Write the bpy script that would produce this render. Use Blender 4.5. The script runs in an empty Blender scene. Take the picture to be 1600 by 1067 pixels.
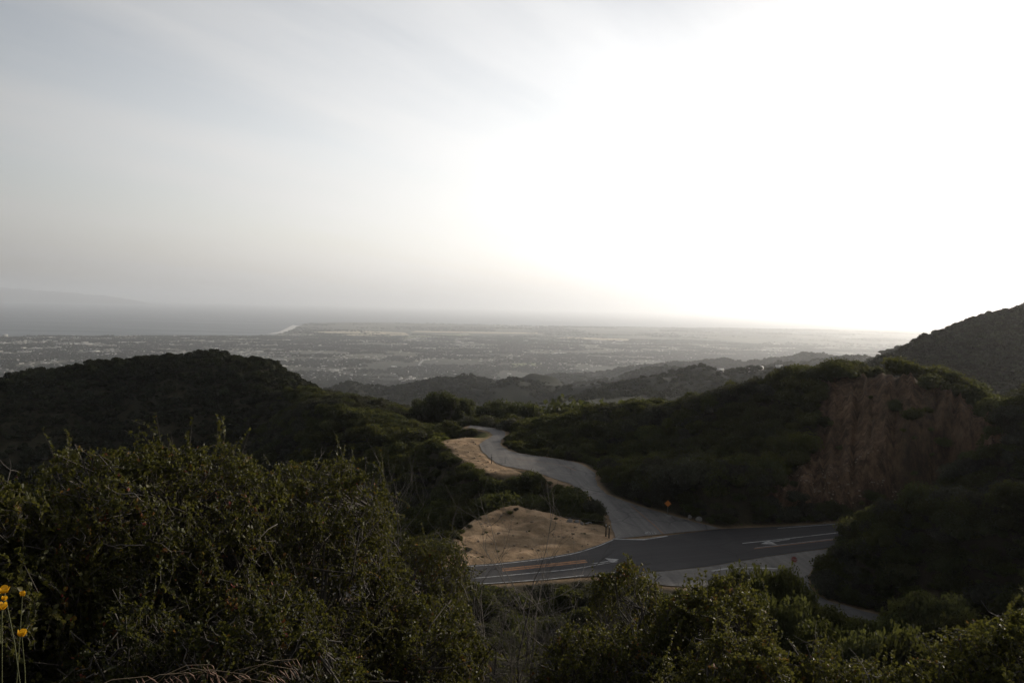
import bpy, math, random
import numpy as np
from mathutils import Vector, Matrix, Euler
from mathutils.geometry import tessellate_polygon

rng = np.random.default_rng(7)
random.seed(7)
scene = bpy.context.scene
COL = scene.collection
R = math.radians

# ------------------------------------------------------------------ camera
W, H, F = 1600.0, 1067.0, 1256.0
ROLL, HOR = 0.024, 478.0
PITCH = math.asin((533.5 - HOR) / F)
R0 = np.array([1.0, 0, 0]); FW = np.array([0, math.cos(PITCH), -math.sin(PITCH)])
U0 = np.array([0, math.sin(PITCH), math.cos(PITCH)])
RR = R0 * math.cos(ROLL) + U0 * math.sin(ROLL)
UU = U0 * math.cos(ROLL) - R0 * math.sin(ROLL)

def ray(px, py):
    d = FW * F + RR * (px - 800.0) + UU * (533.5 - py)
    return d / np.linalg.norm(d)

def azs(px, py):
    d = ray(px, py)
    return math.atan2(d[0], d[1]), d[2] / math.hypot(d[0], d[1])

def at(px, py, r):
    """point seen at pixel at horizontal range r"""
    d = ray(px, py)
    return d * (r / math.hypot(d[0], d[1]))

def onz(px, py, z):
    d = ray(px, py)
    return d * (z / d[2])

def project(P):
    P = np.atleast_2d(P)
    f = P @ FW
    f = np.where(f < 1e-3, 1e-3, f)
    return 800 + F * (P @ RR) / f, 533.5 - F * (P @ UU) / f

cam_d = bpy.data.cameras.new("camera")
cam_d.sensor_width = 36.0
cam_d.lens = 36.0 * F / W
cam_d.clip_start = 0.05
cam_d.clip_end = 2.0e6
cam = bpy.data.objects.new("camera", cam_d)
COL.objects.link(cam)
m = Matrix.Identity(4)
for i in range(3):
    m[i][0] = RR[i]; m[i][1] = UU[i]; m[i][2] = -FW[i]
cam.matrix_world = m
scene.camera = cam

# ------------------------------------------------------------------ helpers
def mesh_np(name, verts, faces, mats=(), mat_idx=None, smooth=False, attrs=None):
    """faces: (n,k) int array or list of such arrays"""
    me = bpy.data.meshes.new(name)
    verts = np.asarray(verts, dtype=np.float32)
    fl = faces if isinstance(faces, list) else [faces]
    fl = [np.asarray(f, dtype=np.int32) for f in fl if len(f)]
    me.vertices.add(len(verts)); me.vertices.foreach_set("co", verts.ravel())
    tot = np.concatenate([np.full(len(f), f.shape[1], np.int32) for f in fl])
    loops = np.concatenate([f.ravel() for f in fl])
    me.loops.add(len(loops)); me.loops.foreach_set("vertex_index", loops)
    me.polygons.add(len(tot))
    st = np.concatenate([[0], np.cumsum(tot)[:-1]]).astype(np.int32)
    me.polygons.foreach_set("loop_start", st)
    if mat_idx is not None:
        me.polygons.foreach_set("material_index", np.asarray(mat_idx, np.int32))
    if smooth:
        me.polygons.foreach_set("use_smooth", np.ones(len(tot), bool))
    for mt in mats:
        me.materials.append(mt)
    if attrs:
        for k, v in attrs.items():
            a = me.attributes.new(k, 'FLOAT', 'POINT')
            a.data.foreach_set("value", np.asarray(v, np.float32))
    me.update(calc_edges=True)
    return me

def link(name, me, parent=None, loc=(0, 0, 0), rotz=0.0, scale=None):
    o = bpy.data.objects.new(name, me)
    COL.objects.link(o)
    o.location = loc
    o.rotation_euler = (0, 0, rotz)
    if scale is not None:
        o.scale = scale
    if parent is not None:
        o.parent = parent
    return o

def tag(o, label=None, cat=None, group=None, kind=None):
    if label: o["label"] = label
    if cat: o["category"] = cat
    if group: o["group"] = group
    if kind: o["kind"] = kind
    return o

class MB:
    """collects simple shapes"""
    def __init__(s): s.v = []; s.q = []; s.t = []; s.n = 0
    def add(s, v, q=None, t=None):
        v = np.asarray(v, float).reshape(-1, 3)
        if q is not None and len(q): s.q.append(np.asarray(q) + s.n)
        if t is not None and len(t): s.t.append(np.asarray(t) + s.n)
        s.v.append(v); s.n += len(v)
    def box(s, lo, hi, M=None, taper=1.0):
        x0, y0, z0 = lo; x1, y1, z1 = hi
        cx, cy = (x0 + x1) / 2, (y0 + y1) / 2
        v = []
        for z, k in ((z0, 1.0), (z1, taper)):
            for x, y in ((x0, y0), (x1, y0), (x1, y1), (x0, y1)):
                v.append((cx + (x - cx) * k, cy + (y - cy) * k, z))
        v = np.array(v)
        if M is not None:
            v = v @ np.array(M)[:3, :3].T + np.array(M)[:3, 3]
        s.add(v, q=[(0, 3, 2, 1), (4, 5, 6, 7), (0, 1, 5, 4), (1, 2, 6, 5), (2, 3, 7, 6), (3, 0, 4, 7)])
    def tube(s, pts, rad, n=5):
        pts = np.asarray(pts, float); k = len(pts)
        rad = np.broadcast_to(np.asarray(rad, float), (k,))
        tg = np.gradient(pts, axis=0)
        tg /= np.linalg.norm(tg, axis=1)[:, None] + 1e-9
        ref = np.array([0.31, 0.52, 0.79])
        a = np.cross(tg, ref); a /= np.linalg.norm(a, axis=1)[:, None] + 1e-9
        b = np.cross(tg, a)
        th = np.arange(n) * 2 * math.pi / n
        ring = (np.cos(th)[None, :, None] * a[:, None, :] + np.sin(th)[None, :, None] * b[:, None, :])
        v = pts[:, None, :] + ring * rad[:, None, None]
        i = np.arange(k - 1)[:, None] * n; j = np.arange(n)[None, :]; j2 = (j + 1) % n
        q = np.stack([i + j, i + j2, i + n + j2, i + n + j], -1).reshape(-1, 4)
        s.add(v.reshape(-1, 3), q=q)
    def build(s, name, mat, parent=None, smooth=False, loc=(0, 0, 0), rotz=0):
        return link(name, s.mesh(name, mat, smooth), parent, loc, rotz)
    def mesh(s, name, mat, smooth=False):
        fl = []
        if s.q: fl.append(np.concatenate(s.q))
        if s.t: fl.append(np.concatenate(s.t))
        return mesh_np(name, np.concatenate(s.v), fl, [mat], smooth=smooth)

# value-noise fbm
def _hash(ix, iy, seed):
    h = (ix.astype(np.int64) * 374761393 + iy.astype(np.int64) * 668265263 + seed * 974634777) & 0x7fffffff
    h = ((h ^ (h >> 13)) * 1274126177) & 0x7fffffff
    h = (h ^ (h >> 16)) & 0xffff
    return h / 65535.0
def vnoise(x, y, seed=0):
    ix = np.floor(x); iy = np.floor(y); fx = x - ix; fy = y - iy
    fx = fx * fx * (3 - 2 * fx); fy = fy * fy * (3 - 2 * fy)
    a = _hash(ix, iy, seed); b = _hash(ix + 1, iy, seed); c = _hash(ix, iy + 1, seed); d = _hash(ix + 1, iy + 1, seed)
    return (a + (b - a) * fx) * (1 - fy) + (c + (d - c) * fx) * fy
def fbm(x, y, o=4, seed=0):
    s = 0; a = 0.5; f = 1.0
    for k in range(o):
        s = s + a * (vnoise(x * f, y * f, seed + k * 17) - 0.5); a *= 0.5; f *= 2.03
    return s
def sstep(x, a, b):
    t = np.clip((x - a) / (b - a), 0, 1); return t * t * (3 - 2 * t)

# ------------------------------------------------------------------ terrain control points
CP = []   # az, ln r, s
def cz(az, r, z): CP.append((az, math.log(r), z / r))
def cpix(px, py, r, dz=0.0):
    a, s = azs(px, py); CP.append((a, math.log(r), s + dz / r))
def layer(pts, dz=0.0, step=60):
    pts = np.array(pts, float)
    n = max(2, int(abs(pts[-1, 0] - pts[0, 0]) / step) + 1)
    for x in np.linspace(pts[0, 0], pts[-1, 0], n):
        cpix(x, np.interp(x, pts[:, 0], pts[:, 1]), np.interp(x, pts[:, 0], pts[:, 2]), dz)
def level(px0, px1, r, z, step=120):
    for x in np.linspace(px0, px1, max(2, int((px1 - px0) / step) + 1)):
        cz(azs(x, 700)[0], r, z)

ROADZ = -33.0
# near slope in front of the camera
for a in (-100, -60, -38, -25, -12, 0, 12, 25, 38, 60, 100):
    for r, z in ((0.6, -1.45), (2, -1.5), (3.5, -2.4), (6.5, -4.3), (12, -7.6), (30, -17)):
        cz(R(a), r, z)
# the slope behind the camera rises
for a in (-180, -140, 140, 180):
    for r, z in ((0.6, -1.4), (3, -1.3), (10, 0), (40, 8), (150, 30), (600, 110), (2500, 300), (9000, 500)):
        cz(R(a), r, z)
# centre: down to the junction
level(700, 1250, 60, -28.5); level(720, 1250, 85, -33.2, 80)
level(760, 1340, 100, -33.1, 80); level(760, 1300, 112, -33.1, 80)
level(950, 1180, 122, -33.0, 80)
# left: gully, bowl
level(-300, 640, 60, -30); level(-300, 620, 100, -43); level(-300, 400, 200, -84); level(430, 520, 195, -62, 40)
level(600, 690, 140, -43.0, 60); level(760, 860, 150, -38.5, 50); level(560, 660, 170, -43.5, 60)
level(-300, 330, 260, -92, 90); layer([(420, 715, 245), (450, 702, 240)], -1.5, 30)
layer([(470, 700, 225), (560, 695, 215), (640, 690, 208), (720, 688, 206), (780, 681, 208)], -1.0, 50)
layer([(720, 735, 170), (790, 731, 172)], -0.6)
# left hill crest
layer([(-300, 640, 520), (-100, 615, 480), (0, 598, 460), (60, 581, 455), (130, 571, 450), (180, 566, 450), (215, 558, 446), (250, 557, 446), (300, 556, 445), (345, 552, 440),
       (368, 554, 432), (388, 565, 425), (400, 563, 420), (412, 559, 415), (430, 567, 410), (450, 581, 400), (470, 597, 390), (486, 607, 380)], -2.6, 14)
layer([(250, 614, 372), (330, 604, 365), (400, 601, 352), (440, 606, 345), (480, 612, 338)], -2.5, 60)
layer([(-300, 730, 370), (0, 700, 368), (210, 662, 366)], -2.0, 60)
layer([(480, 608, 330), (520, 614, 320), (570, 622, 310), (620, 635, 300), (660, 645, 290)], -3.0, 30)
# behind the trees
layer([(660, 668, 250), (740, 662, 240), (820, 662, 245)], -1.0, 40)
level(680, 900, 320, -58, 60)
level(-300, 450, 620, -130); level(480, 1100, 560, -140, 100)
# right: hill with the cut
layer([(800, 662, 232), (850, 655, 228), (900, 650, 222), (950, 642, 216), (1000, 634, 210), (1050, 628, 204), (1100, 619, 198), (1150, 603, 193), (1200, 590, 188),
       (1250, 579, 184), (1300, 573, 181), (1370, 571, 179), (1430, 573, 177), (1490, 587, 176), (1530, 614, 174), (1560, 636, 172), (1600, 654, 168), (1700, 690, 160)], -2.2, 25)
layer([(815, 698, 205), (850, 704, 196), (900, 712, 184), (935, 727, 172), (945, 755, 152), (965, 769, 142), (1010, 786, 131), (1060, 800, 125.5), (1120, 815, 121.5),
       (1200, 813, 123), (1290, 808, 126)], 0.2, 25)
layer([(960, 715, 178), (1050, 725, 160), (1120, 720, 155), (1200, 720, 152)], -1.2, 40)
layer([(1290, 604, 171), (1350, 598, 169), (1420, 598, 167), (1480, 612, 165), (1530, 650, 160)], 0.0, 25)
layer([(1290, 690, 156), (1350, 680, 154), (1430, 690, 150), (1500, 690, 147)], 0.0, 30)
layer([(1260, 765, 140), (1320, 770, 137), (1400, 760, 136)], 0.0, 40)
level(840, 1150, 270, -75, 60); level(1180, 1600, 230, -45, 70); level(1100, 1700, 380, -110, 80)
# right spurs
layer([(1450, 748, 128), (1500, 727, 127), (1560, 704, 126), (1620, 690, 125), (1750, 680, 120)], -1.8, 30)
layer([(1310, 828, 112), (1345, 800, 110), (1400, 792, 108), (1460, 782, 106), (1540, 774, 104), (1600, 768, 102), (1750, 765, 96)], -1.6, 30)
level(1340, 1420, 118, -32.8, 40); level(1480, 1700, 116, -30, 60)
layer([(1275, 915, 97), (1330, 938, 93), (1400, 958, 88), (1480, 985, 82), (1600, 1010, 74)], 0.1, 40)
layer([(1300, 880, 104), (1380, 872, 100), (1480, 870, 95), (1600, 870, 88)], -0.8, 40)
level(1300, 1750, 55, -27.5)
# far-right mountain
layer([(1370, 566, 620), (1400, 552, 640), (1450, 528, 670), (1500, 506, 700), (1550, 492, 740), (1600, 480, 780), (1700, 440, 850), (1900, 400, 900), (2300, 400, 900)], -3.0, 25)
layer([(1390, 600, 520), (1500, 580, 540), (1600, 565, 560), (1800, 560, 600)], -2.0, 40)
level(1400, 2300, 1400, -60)
level(1180, 1270, 620, -120, 45); level(1180, 1270, 900, -170, 45); layer([(1290, 625, 560), (1340, 590, 600)], -3.0, 25); level(1290, 1345, 900, -120, 50)
# foothills
layer([(380, 640, 2100), (470, 622, 2100), (520, 606, 2050), (560, 599, 2000), (590, 607, 1950), (640, 598, 1950), (690, 601, 1980), (730, 595, 2000), (770, 603, 1950),
       (810, 597, 1900), (850, 596, 1900), (880, 612, 1850)], 0, 18)
layer([(400, 650, 1500), (560, 640, 1450), (720, 635, 1400), (800, 630, 1400)], 0, 60)
layer([(850, 628, 1500), (880, 613, 1480), (910, 604, 1470), (960, 602, 1450), (1010, 606, 1430), (1050, 598, 1400), (1090, 590, 1380), (1140, 586, 1350),
       (1180, 582, 1320), (1225, 583, 1300), (1290, 600, 1250)], 0, 22)
layer([(860, 650, 900), (1000, 650, 880), (1150, 640, 800)], 0, 60)
layer([(900, 606, 2700), (960, 597, 2700), (1000, 589, 2700), (1050, 585, 2650), (1110, 590, 2600), (1180, 581, 2500), (1260, 577, 2500), (1350, 572, 2400)], 0, 25)
layer([(980, 578, 4300), (1040, 572, 4300), (1100, 569, 4200), (1160, 564, 4200), (1200, 561, 4200), (1250, 558, 4200), (1300, 559, 4200), (1360, 564, 4100), (1420, 564, 4100)], 0, 25)
level(-300, 300, 2000, -300, 100)
level(850, 1350, 3300, -330, 100); level(500, 850, 3000, -400, 80); level(900, 1350, 2050, -260, 100)
for px in np.linspace(-500, 2300, 29):
    a = azs(px, 540)[0]
    cz(a, 5000, -472 if px < 900 else (-460 if px < 1450 else -380))
    cz(a, 9000, -485)
for a in (-100, -70, -50, 50, 70, 100):
    for r, z in ((60, -26), (150, -45), (450, -60 if a < 0 else 20), (1500, -200 if a < 0 else 60), (5000, -470 if a < 0 else 0), (9000, -485)):
        cz(R(a), r, z)

CP = np.array(CP)
KA, KB, CC = 2.6, 1.0, 0.05
cx_ = np.stack([CP[:, 0] * KA, CP[:, 1] * KB], 1)
def _phi(d2): return np.sqrt(d2 + CC * CC)
D = ((cx_[:, None, :] - cx_[None, :, :]) ** 2).sum(-1)
N = len(CP)
A = np.zeros((N + 3, N + 3))
A[:N, :N] = _phi(D) - 1e-4 * np.eye(N)
PP = np.concatenate([np.ones((N, 1)), cx_], 1)
A[:N, N:] = PP; A[N:, :N] = PP.T
WT = np.linalg.solve(A, np.concatenate([CP[:, 2], np.zeros(3)]))
def rbf_s(az, lr):
    q = np.stack([az.ravel() * KA, lr.ravel() * KB], 1)
    out = np.empty(len(q))
    for i in range(0, len(q), 8192):
        c = q[i:i + 8192]
        d2 = (c * c).sum(1)[:, None] + (cx_ * cx_).sum(1)[None, :] - 2 * c @ cx_.T
        out[i:i + 8192] = _phi(np.maximum(d2, 0)) @ WT[:N] + WT[N] + c @ WT[N + 1:]
    return out.reshape(az.shape)

COAST = np.array([(-600, 10800), (-200, 11000), (0, 11200), (380, 11500), (425, 11800), (448, 13200), (462, 15500), (480, 18800), (560, 19800), (650, 20000), (830, 20000), (1000, 21500),
                  (1150, 24000), (1300, 26500), (1500, 29000), (2300, 31000)], float)
COAST_AZ = np.array([azs(p, 510)[0] for p in COAST[:, 0]])
SEA = -500.0

# ------------------------------------------------------------------ road outlines (laid out on the level bench of the pass)
side_l = [(961, 841), (956, 813), (941, 791), (897, 758), (853, 743), (836, 736), (781, 727), (753, 706), (748, 694), (762, 685), (771, 680), (767, 675), (752, 671), (730, 668)]
side_r = [(1125, 825), (1095, 818), (1060, 808), (1000, 791), (945, 771), (932, 756), (928, 736), (902, 722), (847, 713), (803, 707), (781, 696), (783, 687), (790, 681), (791, 675), (770, 668), (735, 664)]
main_far = [(330, 922), (480, 904), (640, 889), (770, 880), (850, 871), (900, 862), (935, 851), (961, 841), (1000, 843), (1043, 836), (1125, 826), (1200, 823), (1260, 820), (1330, 815), (1420, 809), (1500, 805)]
main_near = [(330, 962), (480, 938), (640, 922), (740, 912), (800, 909), (905, 901), (960, 898), (1007, 894), (1102, 885), (1197, 869), (1269, 859), (1330, 851), (1420, 842), (1500, 836)]
apron = [(960, 898.5), (1007, 894.5), (1102, 885.5), (1197, 869.5), (1269, 859.5), (1300, 857), (1275, 880), (1262, 900), (1230, 905), (1180, 915), (1090, 917), (1040, 914), (1000, 907)]
near_far = [(1275, 879), (1262, 900), (1268, 925), (1300, 940), (1345, 952), (1395, 965), (1460, 985), (1560, 1010)]
near_near = [(1180, 914), (1200, 945), (1250, 968), (1320, 990), (1400, 1015), (1500, 1045)]
turnout = [(690, 886), (705, 866), (722, 838), (757, 815), (800, 805), (870, 811), (940, 823), (960, 841), (935, 851), (900, 862), (850, 871), (770, 880)]
bare_up = [(690, 690), (725, 685), (752, 684), (757, 706), (785, 728), (808, 739), (778, 741), (745, 730), (722, 717), (706, 700)]
bare_mid = [(853, 743), (897, 758), (899, 769), (880, 765), (858, 753)]
grass_up = [(655, 684), (672, 677), (762, 676), (760, 684.5), (725, 686), (690, 688)]
shoulder_r = [(1269, 859), (1320, 852), (1330, 870), (1262, 912), (1245, 890)]

def poly(pts, z=ROADZ): return np.array([onz(a, b, z)[:2] for a, b in pts])
P_SIDE = poly(side_l + side_r[::-1]); P_MAIN = poly(main_far + main_near[::-1]); P_APRON = poly(apron)
P_NEAR = poly(near_far + near_near[::-1]); P_TURN = poly(turnout); P_UP = poly(bare_up); P_MID = poly(bare_mid)
P_GRASS = poly(grass_up); P_SHR = poly(shoulder_r)

def inside(P, x, y):
    c = np.zeros(x.shape, bool); n = len(P)
    for i in range(n):
        x0, y0 = P[i]; x1, y1 = P[(i + 1) % n]
        if y0 == y1: continue
        c ^= ((y0 > y) != (y1 > y)) & (x < (x1 - x0) * (y - y0) / (y1 - y0) + x0)
    return c
def pdist(P, x, y):
    """distance outside polygon (0 inside)"""
    d = np.full(x.shape, 1e9); n = len(P)
    for i in range(n):
        a = P[i]; b = P[(i + 1) % n] - a
        t = np.clip(((x - a[0]) * b[0] + (y - a[1]) * b[1]) / (b @ b + 1e-9), 0, 1)
        d = np.minimum(d, (x - a[0] - t * b[0]) ** 2 + (y - a[1] - t * b[1]) ** 2)
    return np.where(inside(P, x, y), 0.0, np.sqrt(d))
def polyline_d(P, x, y):
    d = np.full(x.shape, 1e9)
    for i in range(len(P) - 1):
        a = P[i]; b = P[i + 1] - a
        t = np.clip(((x - a[0]) * b[0] + (y - a[1]) * b[1]) / (b @ b + 1e-9), 0, 1)
        d = np.minimum(d, np.hypot(x - a[0] - t * b[0], y - a[1] - t * b[1]))
    return d

# cut face outline, in the direction (azimuth, slope) seen from the viewpoint
CUT = [(1285, 597), (1340, 591), (1420, 592), (1478, 604), (1522, 634), (1570, 676), (1594, 702), (1594, 712), (1500, 715), (1455, 745), (1440, 775), (1330, 800), (1290, 812), (1215, 800), (1200, 770), (1250, 735), (1290, 690)]
# ------------------------------------------------------------------ terrain grid
def az_grid():
    a = np.concatenate([np.arange(-180, -60, 3.0), np.arange(-60, -37, 0.6), np.arange(-37, 40, 0.13), np.arange(40, 62, 0.6), np.arange(62, 180.1, 3.0)])
    return np.radians(a)
def lr_grid():
    seg = [np.linspace(math.log(0.6), math.log(20), 50)[:-1], np.linspace(math.log(20), math.log(80), 60)[:-1], np.linspace(math.log(80), math.log(250), 260)[:-1],
           np.linspace(math.log(250), math.log(900), 130)[:-1], np.linspace(math.log(900), math.log(5000), 130)[:-1], np.linspace(math.log(5000), math.log(36000), 120)]
    return np.concatenate(seg)
AZ = az_grid(); LR = lr_grid()
ga, gl = np.meshgrid(AZ, LR, indexing='ij')
gr = np.exp(gl); gx = np.sin(ga) * gr; gy = np.cos(ga) * gr
gz = rbf_s(ga, gl) * gr
# fine relief growing with distance
rel = sstep(gr, 100, 240)
gz += rel * (0.6 * fbm(gx / 9, gy / 9, 3, 3)) + sstep(gr, 200, 420) * 9 * fbm(gx / 42, gy / 42, 5, 5)
far = sstep(gr, 800, 1500) * (1 - sstep(gr, 4200, 5500))
ridge = -np.abs(fbm(gx / 420, gy / 420, 5, 11)) * 2 + 0.25
gz += far * 85 * ridge + far * 40 * fbm(gx / 150, gy / 150, 4, 12)
# coastal plain
rc = np.interp(ga, COAST_AZ, COAST[:, 1])
t = gr / rc
pl = SEA + 4 + 26 * np.clip(1 - t, 0, 1) + 20 * np.clip(1 - gr / 8000, 0, 1)
roll = 160 * np.maximum(fbm(gx / 2600, gy / 2600, 4, 21) + 0.03, 0) * sstep(ga, -0.02, 0.25) * sstep(gr, 9000, 13000) * (1 - sstep(t, 0.86, 0.97))
bluff = 14 * sstep(ga, R(-13.5), R(-12.5)) * sstep(gr, 15500, 17000)
pl = pl + roll + bluff
pl = np.where(t > 1, SEA - 60 * sstep(t, 1.0, 1.03), pl)
wpl = sstep(gr, 4600, 7200) * (1 - sstep(np.abs(ga), R(50), R(62)) * (ga > 0)) 
wpl = np.where(np.abs(ga) > R(110), sstep(gr, 9000, 16000), wpl)
gz = gz * (1 - wpl) + pl * wpl
# level the benches under roads and turnouts
sub = (gr > 60) & (gr < 280) & (np.abs(ga) < R(45))
sx, sy = gx[sub], gy[sub]
dd = np.full(sx.shape, 1e9)
for P in (P_SIDE, P_MAIN, P_APRON, P_NEAR, P_TURN, P_UP, P_MID): dd = np.minimum(dd, pdist(P, sx, sy))
w = 1 - sstep(dd, 0.6, 7.0)
zz = gz[sub]
zz = zz * (1 - w) + (ROADZ - 0.10) * w
# spoil bank at the back of the turnout
crest = np.array([at(p, q, r)[:2] for p, q, r in ((700, 840, 119), (735, 818, 123), (770, 806, 125), (805, 803, 125.5), (845, 808, 125), (880, 813, 123))])
dm = polyline_d(crest, sx, sy)
apx = project(np.stack([sx, sy, np.full(sx.shape, ROADZ)], 1))[0]
bh = np.interp(apx, [690, 730, 765, 800, 830, 860, 890], [0.0, 0.3, 0.9, 1.55, 1.1, 0.6, 0.0])
bank = bh * np.exp(-(dm / 3.4) ** 2) * (1 + 0.7 * fbm(sx / 1.6, sy / 1.6, 4, 31)) + 0.25 * fbm(sx / 2.2, sy / 2.2, 4, 33) * np.exp(-(dm / 6) ** 2)
mound2 = np.array([at(835, 818, 119)[:2], at(850, 815, 120)[:2]])
bank += 0.45 * np.exp(-(polyline_d(mound2, sx, sy) / 1.6) ** 2)
zz = zz + bank + (1 - sstep(np.minimum(pdist(P_TURN, sx, sy), np.minimum(pdist(P_UP, sx, sy), pdist(P_MID, sx, sy))), 0, 1.5)) * sstep(np.minimum.reduce([pdist(P_MAIN, sx, sy), pdist(P_SIDE, sx, sy)]), 0.4, 2.0) * (0.22 + 0.75 * fbm(sx / 2.4, sy / 1.7, 4, 37)).clip(0, 1)
# erosion rills of the cut face
cpx, cpy = project(np.stack([sx, sy, zz], 1))
CUTP = np.array(CUT, float)
cutw = np.where((np.hypot(sx, sy) > 128) & (np.hypot(sx, sy) < 185), 1 - sstep(pdist(CUTP, cpx + 14 * fbm(cpx / 18, cpy / 18, 3, 41) * 2, cpy), 0, 10), 0)
cutw *= sstep(dd, 2.0, 4.0)
azv = np.arctan2(sx, sy)
rill = fbm(azv * 160, np.hypot(sx, sy) / 26, 4, 43)
zz = zz + cutw * (5.0 * rill + 1.8 * fbm(azv * 420, np.hypot(sx, sy) / 9, 4, 45) + 1.5 * fbm(sx / 1.8, sy / 1.8, 4, 44) - 0.3)
gz[sub] = zz
A_cut = np.zeros(gr.shape); A_cut[sub] = cutw * (0.8 + 0.5 * sstep(fbm(azv * 70, np.hypot(sx, sy) / 10, 4, 47), -0.2, 0.0) - 0.45 * np.exp(-((cpx - 1440 + 0.2 * (cpy - 680)) / 20) ** 2) * sstep(cpy, 600, 640)).clip(0, 1)  # middle gully: darker soil and scrub stand in for its shade
du = np.minimum.reduce([pdist(P_TURN, sx, sy), pdist(P_UP, sx, sy), pdist(P_MID, sx, sy), pdist(P_SHR, sx, sy), dm - 3.2])
bare = 1 - sstep(du + 1.0 + 4.5 * fbm(sx / 2.8, sy / 2.8, 4, 51), 0.0, 2.4)
bare *= 1 - 0.75 * sstep(fbm(sx / 1.7, sy / 1.7, 4, 53), 0.10, 0.22) * np.exp(-(dm / 5) ** 2)
bare = np.maximum(bare, 0.55 * (1 - sstep(dd, 0.3, 1.6)))
A_bare = np.zeros(gr.shape); A_bare[sub] = bare
A_grass = np.zeros(gr.shape); A_grass[sub] = 1 - sstep(pdist(P_GRASS, sx, sy) + 2 * fbm(sx / 3, sy / 3, 3, 52), 0, 3)

def hz(x, y):
    """ground height by bilinear lookup"""
    x = np.asarray(x, float); y = np.asarray(y, float)
    a = np.arctan2(x, y); l = np.log(np.maximum(np.hypot(x, y), 0.61))
    fi = np.interp(a, AZ, np.arange(len(AZ))); fj = np.interp(l, LR, np.arange(len(LR)))
    i = np.clip(fi.astype(int), 0, len(AZ) - 2); j = np.clip(fj.astype(int), 0, len(LR) - 2)
    u = fi - i; v = fj - j
    return (gz[i, j] * (1 - u) + gz[i + 1, j] * u) * (1 - v) + (gz[i, j + 1] * (1 - u) + gz[i + 1, j + 1] * u) * v
def lookup(Aa, x, y):
    a = np.arctan2(x, y); l = np.log(np.hypot(x, y))
    i = np.rint(np.interp(a, AZ, np.arange(len(AZ)))).astype(int); j = np.rint(np.interp(l, LR, np.arange(len(LR)))).astype(int)
    return Aa[i, j]
# horizon line of sight: smallest visible slope at each grid node
gs = gz / gr
vis_max = np.maximum.accumulate(gs, axis=1)
def visible(x, y, ztop):
    a = np.arctan2(x, y); r = np.hypot(x, y)
    i = np.rint(np.interp(a, AZ, np.arange(len(AZ)))).astype(int)
    j = np.clip(np.interp(np.log(r) - 0.02, LR, np.arange(len(LR))).astype(int), 0, len(LR) - 1)
    return ztop / r > vis_max[i, j] - 1e-4

# ------------------------------------------------------------------ materials
def new_mat(name):
    mt = bpy.data.materials.new(name); mt.use_nodes = True
    nt = mt.node_tree; nt.nodes.clear()
    out = nt.nodes.new("ShaderNodeOutputMaterial")
    return mt, nt, out
class NT:
    def __init__(s, nt): s.nt = nt
    def n(s, typ, **kw):
        nd = s.nt.nodes.new(typ)
        ins = kw.pop('ins', {})
        for k, v in kw.items(): setattr(nd, k, v)
        for k, v in ins.items():
            if isinstance(v, bpy.types.NodeSocket): s.nt.links.new(v, nd.inputs[k])
            else: nd.inputs[k].default_value = v
        return nd
    def l(s, a, b): s.nt.links.new(a, b)
    def noise(s, scale, detail=4, rough=0.55, vec=None, dims='3D'):
        nd = s.n("ShaderNodeTexNoise", ins={'Scale': scale, 'Detail': detail, 'Roughness': rough})
        if vec is not None: s.l(vec, nd.inputs['Vector'])
        return nd.outputs[0]
    def ramp(s, fac, stops):
        nd = s.n("ShaderNodeValToRGB")
        cr = nd.color_ramp
        while len(cr.elements) < len(stops): cr.elements.new(0.5)
        for e, (p, c) in zip(cr.elements, stops):
            e.position = p; e.color = (*c, 1)
        s.l(fac, nd.inputs[0]); return nd.outputs[0]
    def mix(s, fac, a, b, mode='MIX'):
        nd = s.n("ShaderNodeMix", data_type='RGBA', blend_type=mode)
        for v, i in ((fac, 0), (a, 6), (b, 7)):
            if isinstance(v, bpy.types.NodeSocket): s.l(v, nd.inputs[i])
            else: nd.inputs[i].default_value = v if i == 0 else (*v, 1)
        return nd.outputs[2]
    def math(s, op, a, b=0.0):
        nd = s.n("ShaderNodeMath", operation=op)
        for v, i in ((a, 0), (b, 1)):
            if isinstance(v, bpy.types.NodeSocket): s.l(v, nd.inputs[i])
            else: nd.inputs[i].default_value = v
        return nd.outputs[0]
    def maprange(s, v, a, b, c=0.0, d=1.0):
        return s.n("ShaderNodeMapRange", ins={0: v, 1: a, 2: b, 3: c, 4: d}).outputs[0]
    def attr(s, name):
        return s.n("ShaderNodeAttribute", attribute_name=name).outputs['Fac']

def simple_mat(name, col, rough=0.6, metal=0.0, var=0.25, scale=6.0, bump=0.0, spec=0.5):
    mt, nt, out = new_mat(name); g = NT(nt)
    pos = g.n("ShaderNodeTexCoord").outputs['Object']
    f = g.noise(scale, 5, 0.6, pos)
    c = g.ramp(f, [(0.25, tuple(x * (1 - var) for x in col)), (0.75, tuple(min(1, x * (1 + var)) for x in col))])
    b = g.n("ShaderNodeBsdfPrincipled", ins={'Base Color': c, 'Roughness': rough, 'Metallic': metal, 'Specular IOR Level': spec})
    if bump:
        bp = g.n("ShaderNodeBump", ins={'Strength': bump, 'Height': f, 'Distance': 0.05}); g.l(bp.outputs[0], b.inputs['Normal'])
    g.l(b.outputs[0], out.inputs[0]); return mt

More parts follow.
